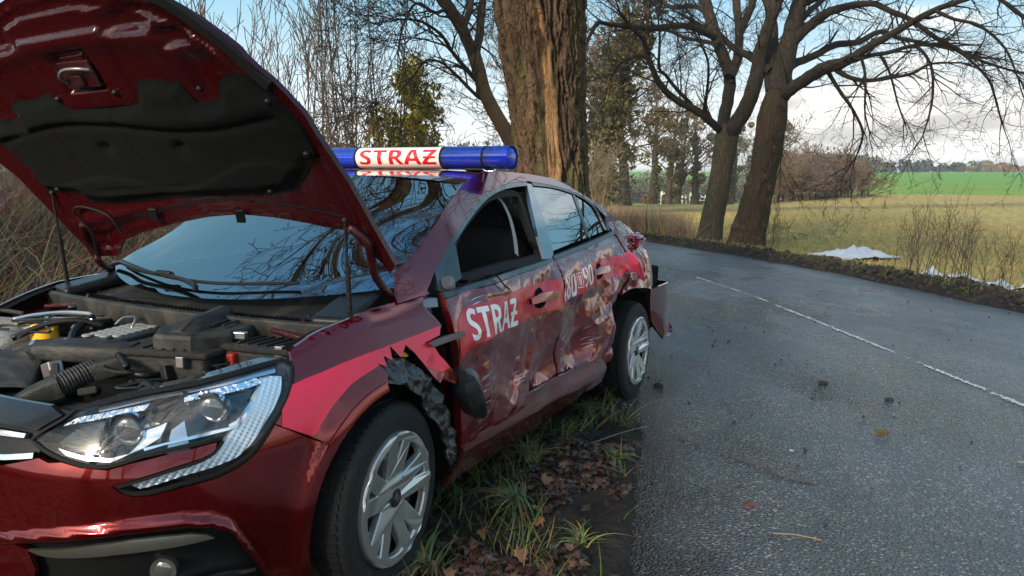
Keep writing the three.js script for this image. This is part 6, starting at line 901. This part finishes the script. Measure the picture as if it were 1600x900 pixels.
// ---- raised bonnet: plane through its hinge line; u forward along the bonnet, v to the right
const HOODM = new THREE.Matrix4().makeTranslation(-.12, .97, -.02).multiply(new THREE.Matrix4().makeRotationX(.03)).multiply(new THREE.Matrix4().makeRotationZ(1.05));
const hoodN = (u, v) => { const w = (v + .02) / .85; return -.03 * w * w - .08 * Math.max(0, u - .5) ** 2; };
const hoodAt = (u, v, e = 0) => V(u, hoodN(u, v) - e, v).applyMatrix4(HOODM).toArray();          // e > 0 is towards the engine bay
{
  const poly = [...H_near, [1.09, -.26], [1.125, -.02], [1.12, .24], [1.07, .48], [.98, .68], [.86, .82], [.72, .89], ...H_far, ...H_outline.slice().reverse().slice(1)];
  const lid = part('bonnet', panel(poly, { h: .025, map: hoodAt, off: 0, thick: 0, eps: .004 }), MP.clean); MARK(lid, 'raised dark red bonnet seen from below');
  const gauss = (x, w) => Math.exp(-((x / w) ** 2));
  const relief = (u, v) => {                              // pressings of the inner sheet
    const e = distTo(poly, u, v); let d = .012 + .013 * sst(.055, .075, e);
    d += .004 * gauss(e - .03, .006);
    const c = .1, frame = Math.max(Math.abs(u - .865) / .12, Math.abs(v - c) / .19), fr = sst(1.12, .98, frame); d += .016 * fr; d -= .022 * sst(.62, .5, Math.max(Math.abs(u - .87) / .12, Math.abs(v - c) / .17)); d += .012 * sst(.34, .26, Math.max(Math.abs(u - .895) / .1, Math.abs(v - c) / .2));
    for (const [uu, vv, a, b] of [[.80, -.44, .10, .07], [.80, .62, .10, .07], [1.0, -.22, .035, .10], [1.0, .45, .035, .10], [.93, -.38, .03, .06], [.2, -.66, .05, .07], [.2, .5, .04, .06]]) d -= .026 * Math.exp(-(((u - uu) / a) ** 4) - (((v - vv) / b) ** 4));
    d += .010 * gauss(u - .965 + .25 * (v - .1) ** 2, .03) + .012 * gauss(u - .345 + .12 * (v + .1) ** 2, .022) * sst(.06, .1, e);
    for (const k of [-.3, .5]) d += .008 * gauss(v - k - .35 * (u - .9), .035) * sst(.75, .85, u);
    return d + .0025 * fbm(u * 14, v * 14, 2, 3);
  };
  part('inner_panel', panel(poly, { h: .011, map: hoodAt, off: relief, thick: .02, eps: .004 }), MP.under, lid);
  const pad = H_pad, quilt = (u, v) => { const e = distTo(pad, u, v); let d = .030 + .022 * sst(0, .05, e); d -= .016 * gauss(u - .665 - .03 * Math.sin(v * 5), .012) * sst(.02, .06, e); d += .01 * gauss(u - .7 - .02 * Math.sin(v * 6), .03); const w = .5 + .03 * Math.sin(v * 9) - .06 * gauss(v - .05, .25); d += .010 * sst(w + .012, w - .012, u) * sst(.01, .05, e); d -= .008 * gauss(u - .44, .008) * sst(.25, .2, Math.abs(v - .1)); for (const k of [-.35, .0, .33]) d -= .006 * gauss(v - k - .2 * (u - .5), .012) * sst(.5, .56, u); return d + .006 * fbm(u * 7, v * 7, 5, 3) - .02 * (Math.exp(-(((u - .585) / .02) ** 2) - (((v + .19) / .03) ** 2)) + Math.exp(-(((u - .6) / .02) ** 2) - (((v - .17) / .03) ** 2))); };
  part('insulation_pad', panel(pad, { h: .011, map: hoodAt, off: quilt, thick: .03, eps: .004 }), MP.felt, lid);
  const pins = []; for (const [u, v] of [[.745, .5], [.79, -.03], [.79, .26], [.775, -.41], [.72, -.66], [.55, -.72], [.45, .56], [.42, -.5], [.77, .64]]) { const p = hoodAt(u, v, .045), g = new THREE.SphereGeometry(.011, 10, 6); g.scale(1, 1, 1).translate(...p); part('pad_clip', g, MP.plastic, lid); }
  part('latch', tube([hoodAt(.83, .17, .03), hoodAt(.86, .17, .055), hoodAt(.885, .13, .06), hoodAt(.885, .06, .06), hoodAt(.87, .03, .04)].map(p => [...p, .006]), 8, 4), MP.steel, lid);
  part('latch_plate', merged([[.86, .1, .09, .16], [.845, .1, .035, .05]].map(([u, v, a, b], i) => { const g = boxAt(a, .012, b, 0, 0, 0, 0, 0, 0, .004); g.applyMatrix4(new THREE.Matrix4().makeRotationZ(1.05)); g.translate(...hoodAt(u, v, i ? .052 : .036)); return g; })), MP.under, lid);
  for (const [u, v] of H_clips) { const g = boxAt(.05, .012, .03, 0, 0, 0, .5, 0, 1.05, .003); g.translate(...hoodAt(u, v, .032)); part('washer_jet', g, MP.plastic, lid); }
  part('edge_seal', panel(band(smooth([[1.06, -.35], ...H_seal], 3), .03), { h: .012, map: hoodAt, off: .03, thick: .02 }), MP.rubber, lid);
  part('washer_hose', tube([[.25, .36], [.33, .38], [.37, .50], [.34, .56], [.26, .53], [.18, .56], [.11, .60]].map(([u, v]) => [...hoodAt(u, v, .042), .005]), 6, 4), MP.rubber, lid);
  // gas struts and hinges
  for (const [[u, v], lo] of [[[.312, -.75], [.0, .915, -.715]], [[.43, .63], [.02, .92, .735]]]) { const a = V(...hoodAt(u, v, .03)), b = V(...lo), m = a.clone().lerp(b, .45); part('gas_strut', merged([cylAt(.0045, .0045, a.distanceTo(m), a.clone().lerp(m, .5).toArray(), m.clone().sub(a).toArray(), 12), cylAt(.0085, .0085, m.distanceTo(b), m.clone().lerp(b, .5).toArray(), b.clone().sub(m).toArray(), 14), new THREE.SphereGeometry(.009, 10, 8).translate(...a.toArray()), new THREE.SphereGeometry(.014, 10, 8).translate(...b.toArray())]), std(col(.03, .03, .03), .6, 0, { map: rep(dustC, 1, 6) })); }
  for (const sg of [-1, 1]) { const hv = sg < 0 ? -.80 : .60, p = sg < 0 ? [[.29, -.76], [.24, -.81], [.17, -.80], [.1, -.79]] : [[.29, .56], [.22, .60], [.15, .6], [.1, .6]]; const pts = p.map(([u, v]) => [...hoodAt(u, v, .035), .014]); pts.push([-.2, .955, sg * .74, .016], [-.24, .93, sg * .735, .018]); part('hinge_arm', tube(pts, 8, 4), MP.under); }
}
// ---- cowl, wipers
{
  const cy = .9, R = rng(17), B = new Buf(), n = 40; // plenum tray: front lip, top, back up to the screen
  const prof = z => { const w = Math.abs(z) / .72, x = .17 - .07 * w * w; return [[x - .03, .80], [x, .815], [x + .012, .895], [x, .905], [x - .02, .902], [x - .05, .885], [x - .1, .885], [-.03 - .2 * w * w, .905 + .02 * w], [-.08 - .25 * w * w, .95 + .06 * w]]; };
  for (let i = 0; i <= n; i++) { const z = lerp(-.74, .74, i / n), p = prof(z); p.forEach(([x, y], k) => B.v(x, y, z, z, k * .05)); }
  const m = prof(0).length; for (let i = 0; i < n; i++) for (let k = 0; k < m - 1; k++) { const a = i * m + k; B.quad(a, a + m, a + m + 1, a + 1); }
  const cowl = part('cowl_tray', B.geo(), MP.dusty);
  const holes = []; for (let i = 0; i < 60; i++) for (let k = 0; k < 3; k++) { const z = -.62 + i * .0206; holes.push(boxAt(.012, .006, .009, .03 + k * .018 - .05 * z * z, .889, z, 0, 0, 0, .001)); }
  const hm = part('air_slots', merged(holes), MP.dark, cowl); hm.userData.kind = 'stuff';
  for (const sg of [-1, 1]) part('cowl_end', boxAt(.28, .045, .15, -.05, .925, sg * .665, sg * -.25, 0, -.2, .02), MP.plastic, cowl);
  const W = (w, v, e = .012) => { const p = WS.at(v, w); return [p[0] + e * .45, p[1] + e * .85, p[2]]; };
  const blade = (pts, name) => part(name, tube(pts.map(([w, v, e]) => [...W(w, v, e), .0062]), 8, 5), MP.rubber);
  const w1 = blade([[-.85, .03, .02], [-.6, .075, .022], [-.2, .095, .024], [.2, .085, .024], [.62, .05, .022]], 'wiper_blade');
  part('wiper_arm', tube([[...W(.12, -.0, .03), .011], [...W(.1, .03, .04), .011], [...W(-.02, .075, .038), .009], [...W(-.25, .095, .034), .008]], 8, 4), MP.plastic);
  part('wiper_arm', tube([[...W(-.9, -.01, .02), .01], [...W(-.75, .03, .035), .009], [...W(-.5, .06, .035), .009], [...W(-.1, .085, .036), .008]], 8, 4), MP.plastic);
  part('wiper_joint', boxAt(.03, .02, .08, ...W(-.22, .098, .036), 0, 0, .5, .008), MP.plastic);
}
// ---- engine bay
{
  const R = rng(23);
  part('upper_tray', merged([boxAt(.2, .03, 1.0, .64, .665, 0, 0, 0, -.1, .012), boxAt(.12, .03, .62, .75, .69, 0, 0, 0, 0, .01)]), MP.dusty);
  const ribbon = (pts, w, h) => { const B = new Buf(), s = smooth(pts, 6); let prev; s.forEach((p, i) => { const a = s[Math.max(0, i - 1)], b = s[Math.min(s.length - 1, i + 1)], t = V(b[0] - a[0], b[1] - a[1], b[2] - a[2]).normalize(), sd = V(0, 1, 0).cross(t).normalize(), up = t.clone().cross(sd), row = []; for (let k = 0; k < 20; k++) { const q = k / 20 * 6.2832, c = Math.cos(q), n = Math.sin(q), cx = Math.sign(c) * Math.pow(Math.abs(c), .45) * w / 2 * (p[3] || 1), cz = Math.sign(n) * Math.pow(Math.abs(n), .45) * h / 2; row.push(B.v(p[0] + sd.x * cx + up.x * cz, p[1] + sd.y * cx + up.y * cz, p[2] + sd.z * cx + up.z * cz, k * .03, i * .02)); } if (prev) for (let k = 0; k < 20; k++) B.quad(prev[k], prev[(k + 1) % 20], row[(k + 1) % 20], row[k]); prev = row; }); return B.geo(); };
  part('air_duct', ribbon([[.70, .71, .05, 1.2], [.64, .75, .09, 1.15], [.57, .785, .13, 1], [.52, .808, .09, .85], [.50, .815, .0, .75], [.47, .815, -.12, .7], [.42, .81, -.2, .7]], .17, .06), MP.dusty);
  part('air_duct', ribbon([[.69, .69, -.06, 1], [.66, .715, -.09], [.61, .74, -.13]], .085, .07), MP.dusty);
  { const pts = []; for (let i = 0; i <= 40; i++) { const t = i / 40; pts.push([.62 - .1 * t, .738 + .03 * t, -.125 - .03 * t, .038 + .004 * Math.sin(i * 1.8) ]); } const B = new Buf(); tubeInto(B, pts, 18, 1, null, true); part('bellows_hose', B.geo(), MP.dusty); }
  part('air_duct', ribbon([[.53, .765, -.155, .9], [.47, .785, -.2, .95], [.40, .785, -.27, 1]], .085, .065), MP.dusty);
  part('air_duct', ribbon([[.70, .69, .4], [.64, .72, .36], [.58, .74, .3]], .2, .05), MP.dusty);
  { const pts = []; for (let i = 0; i <= 30; i++) { const t = i / 30; pts.push([.56 - .09 * t, .80 + .01 * t, .17 - .15 * t, .034 + .002 * (i % 2)]); } const B = new Buf(); tubeInto(B, pts, 20, 1, null, true); part('coolant_hose', B.geo(), MP.dustier); }
  part('coolant_hose', tube([[.6, .78, .2, .034], [.64, .765, .29, .034], [.62, .75, .4, .034], [.5, .74, .46, .034]], 16, 5), MP.plastic);
  part('filler_cap', merged([cylAt(.04, .044, .03, [.41, .825, .27], [.05, 1, 0], 24), boxAt(.03, .022, .085, .41, .846, .27, .5, 0, 0, .008), cylAt(.03, .03, .05, [.41, .80, .27], [0, 1, 0], 20)]), MP.yellow);
  // engine cover with honeycomb plates
  part('engine_cover', merged([boxAt(.5, .05, .2, .2, .80, .06, .32, 0, .02, .02), boxAt(.52, .03, .05, .22, .826, -.045, .32, 0, .02, .012), boxAt(.36, .05, .3, .15, .785, .25, .3, 0, 0, .02)]), MP.plastic);
  for (let i = 0; i < 12; i++) for (let k = 0; k < 4; k++) { const a = -.22 + i * .037 + (k % 2) * .0185, b = -.05 + k * .032, c = Math.cos(.32), s = Math.sin(.32); const g = new THREE.CylinderGeometry(.0172, .0172, .006, 6).translate(.2 + a * c + b * s, .838 + a * .02, .062 - a * s + b * c); part('honeycomb_plate', g, MP.pad); }
  part('air_filter_box', merged([boxAt(.28, .14, .36, .31, .75, -.27, .28, 0, .04, .02), boxAt(.3, .02, .38, .31, .822, -.27, .28, 0, .04, .008), boxAt(.08, .05, .12, .46, .80, -.16, .28, 0, .04, .01)]), MP.dustier);
  const lidG = new THREE.Shape(); [[-.2, -.03], [-.16, .09], [-.02, .13], [.13, .1], [.21, .02], [.2, -.09], [.1, -.13], [-.1, -.12], [-.19, -.09]].forEach((q, i) => i ? lidG.lineTo(...q) : lidG.moveTo(...q));
  part('intake_cover', new THREE.ExtrudeGeometry(lidG, { depth: .035, bevelEnabled: true, bevelSize: .015, bevelThickness: .015, bevelSegments: 4 }).rotateX(-Math.PI / 2).rotateY(.38).translate(.19, .835, -.31), MP.dusty);
  part('intake_tube', tube([[.38, .845, -.36, .05], [.32, .865, -.34, .055], [.22, .875, -.3, .05], [.1, .88, -.24, .045]], 16, 5), MP.dusty);
  part('battery_box', merged([boxAt(.3, .2, .26, .14, .73, -.55, .12, 0, 0, .015), boxAt(.31, .02, .27, .14, .835, -.55, .12, 0, .02, .008), boxAt(.1, .15, .2, .34, .7, -.6, .12, 0, 0, .015)]), MP.dustier);
  part('fuse_box', merged([boxAt(.2, .1, .16, .38, .70, -.48, .3, 0, 0, .012), boxAt(.08, .1, .1, .47, .69, -.37, .3, 0, 0, .012)]), MP.dusty);
  part('cable_plug', merged([boxAt(.022, .024, .05, .25, .868, -.475, .25, 0, 0, .004), cylAt(.009, .009, .04, [.235, .868, -.43], [.2, 0, 1], 12)]), MP.satin);
  part('battery_clamp', boxAt(.04, .05, .03, .3, .80, -.5), MP.red);
  for (const sg of [-1, 1]) part('strut_tower', merged([cylAt(.09, .12, .12, [-.0, .82, sg * .55], [0, 1, 0], 28), boxAt(.3, .02, .2, .0, .86, sg * .6, 0, sg * .12, 0, .008), ...[0, 1, 2].map(k => cylAt(.009, .009, .03, [.05 * Math.cos(k * 2.1), .885, sg * .56 + .05 * Math.sin(k * 2.1)], [0, 1, 0], 6))]), MP.under);
  for (const sg of [-1, 1]) { part('wing_rail', boxAt(.5, .04, .08, .0, .84, sg * .70, sg * -.04, 0, -.13, .01), MP.under); part('rail_foam', panel(band([[1.18, .852], [1.3, .885], [1.42, .905], [1.55, .92]], .02), { sg: -sg, h: .02, off: -.03, thick: .03 }), MP.felt); }
  part('alloy_pipe', tube([[.40, .855, .46, .007], [.34, .865, .43, .007], [.26, .868, .38, .007], [.2, .86, .32, .007]], 10, 5), MP.satin);
  part('alloy_pipe', tube([[.24, .84, .14, .0045], [.22, .865, .12, .0045], [.21, .87, .07, .0045], [.24, .84, .05, .0045]], 8, 5), MP.satin);
  part('alloy_pipe', tube([[.36, .84, .2, .0045], [.34, .865, .19, .0045], [.31, .868, .16, .0045], [.33, .84, .14, .0045]], 8, 5), MP.satin);
  part('turbo_housing', merged([new THREE.SphereGeometry(.075, 20, 14).scale(1.2, .7, 1).translate(.46, .79, .4), cylAt(.05, .06, .1, [.36, .8, .38], [.3, 1, .2], 18), boxAt(.16, .06, .12, .28, .81, .42, .4, 0, 0, .02), cylAt(.03, .03, .12, [.4, .83, .48], [1, .2, .4], 16)]), std(col(.32, .31, .29), .5, .5, { bumpMap: rep(wrinkB, 8), bumpScale: .004 }));
  part('heat_shield', boxAt(.2, .01, .22, .3, .845, .34, .3, .1, .08, .005), std(col(.45, .42, .36), .45, .5, { bumpMap: rep(wrinkB, 8), bumpScale: .006 }));
  for (let k = 0; k < 30; k++) { const z = k % 3 ? lerp(.2, .62, R()) : lerp(-.5, -.1, R()), x = k % 3 ? lerp(.1, .6, R()) : lerp(.4, .6, R()), y = (k % 3 ? .80 : .74) + R() * .05, pts = []; let q = [x, y, z]; for (let i = 0; i < 5; i++) { pts.push([...q, .004 + (k % 4) * .0022]); q = [q[0] + (R() - .5) * .14, Math.min(.86, q[1] + (R() - .45) * .04), q[2] + (R() - .5) * .16]; } part('engine_hose', tube(pts, 7, 5), k % 2 ? MP.plastic : MP.dusty); }
  for (let k = 0; k < 30; k++) part('engine_fitting', boxAt(.02 + R() * .04, .02 + R() * .03, .02 + R() * .04, lerp(.05, .60, R()), .73 + R() * .05, lerp(-.5, .6, R()), R() * 3, R() * .4, R() * .4, .006), [MP.plastic, MP.dusty, MP.dark, MP.plastic, MP.dusty, MP.steel][k % 6]);
  for (const [x, y, z, w, d, ry] of [[.19, .893, -.31, .2, .008, .38], [.14, .849, -.55, .26, .006, .12], [.31, .836, -.3, .24, .006, .28]]) for (let k = -2; k <= 2; k++) part('cover_rib', boxAt(w, .008, d, x + k * .03 * Math.sin(ry), y, z + k * .036 * Math.cos(ry), ry, 0, .02, .003), MP.dusty);
  for (const [x, y, z] of [[.44, .8, -.12], [.42, .81, -.42], [.2, .82, -.42], [.3, .81, -.1], [.26, .84, -.66], [.02, .84, -.45]]) part('cover_clip', merged([boxAt(.028, .03, .018, x, y, z, .3, 0, 0, .003), boxAt(.01, .034, .026, x + .012, y, z, .3, 0, 0, .003)]), MP.steel);
  for (const pts of [[[.1, .86, -.15], [.16, .88, -.02], [.1, .885, .14], [.14, .87, .3]], [[.52, .80, -.3], [.46, .825, -.16], [.4, .83, .0], [.44, .82, .14]], [[.06, .87, .05], [.0, .89, .2], [.05, .88, .4], [.16, .86, .52]], [[.3, .85, .12], [.36, .87, .18], [.42, .86, .24], [.5, .82, .3]], [[.5, .8, -.02], [.46, .83, .05], [.4, .85, .12], [.28, .87, .2]], [[.02, .86, -.3], [.06, .88, -.2], [.03, .88, -.05], [.08, .86, .1]]]) part('engine_hose', tube(pts.map(p => [...p, .011]), 10, 6), MP.plastic);
  part('hose_clamp', cylAt(.037, .037, .012, [.53, .803, .12], [-.5, .1, -.8], 20), MP.satin); part('hose_clamp', cylAt(.037, .037, .012, [.48, .808, .04], [-.5, .1, -.8], 20), MP.satin);
  part('engine_block', boxAt(.55, .3, 1.0, .3, .6, .05, 0, 0, 0, .03), MP.dark);
}
// ---- cabin
{
  for (const sg of [-1, 1]) {
    const seat = part('seat', merged([boxAt(.5, .16, .5, -1.2, .5, sg * .37, 0, 0, .1, .06), boxAt(.16, .62, .5, -1.47, .84, sg * .37, 0, 0, .22, .07)]), MP.seat);
    part('headrest', boxAt(.1, .2, .27, -1.56, 1.235, sg * .37, 0, 0, .15, .045), MP.seat, seat);
    for (const k of [-.06, .06]) part('headrest_post', cylAt(.007, .007, .14, [-1.525, 1.13, sg * .37 + k], [-.16, 1, 0], 10), MP.chrome, seat);
  }
  part('rear_bench', merged([boxAt(.5, .18, 1.2, -2.3, .52, 0, 0, 0, .1, .05), boxAt(.16, .6, 1.25, -2.62, .86, 0, 0, 0, .3, .06)]), MP.seat);
  part('dashboard', merged([boxAt(.5, .2, 1.36, -.42, .88, 0, 0, 0, .1, .06), boxAt(.3, .4, 1.36, -.4, .7, 0, 0, 0, 0, .05)]), MP.seat);
  part('steering_wheel', new THREE.TorusGeometry(.185, .016, 12, 40).rotateY(Math.PI / 2).rotateZ(.4).translate(-.78, .93, -.37), MP.seat);
  part('door_pillar', panel(band([[3.07, .86], [3.04, 1.0], [2.98, 1.15], [2.86, 1.3]], .06), { h: .03, off: -.09, thick: .05 }), MP.dark);
  part('headliner', boxAt(1.4, .02, 1.0, -1.7, 1.385, 0), std(col(.12, .12, .12), .95));
  part('interior_mirror', boxAt(.03, .06, .22, -.78, 1.27, 0, 0, 0, .2, .015), MP.seat);
}
renderer.render(scene, camera);
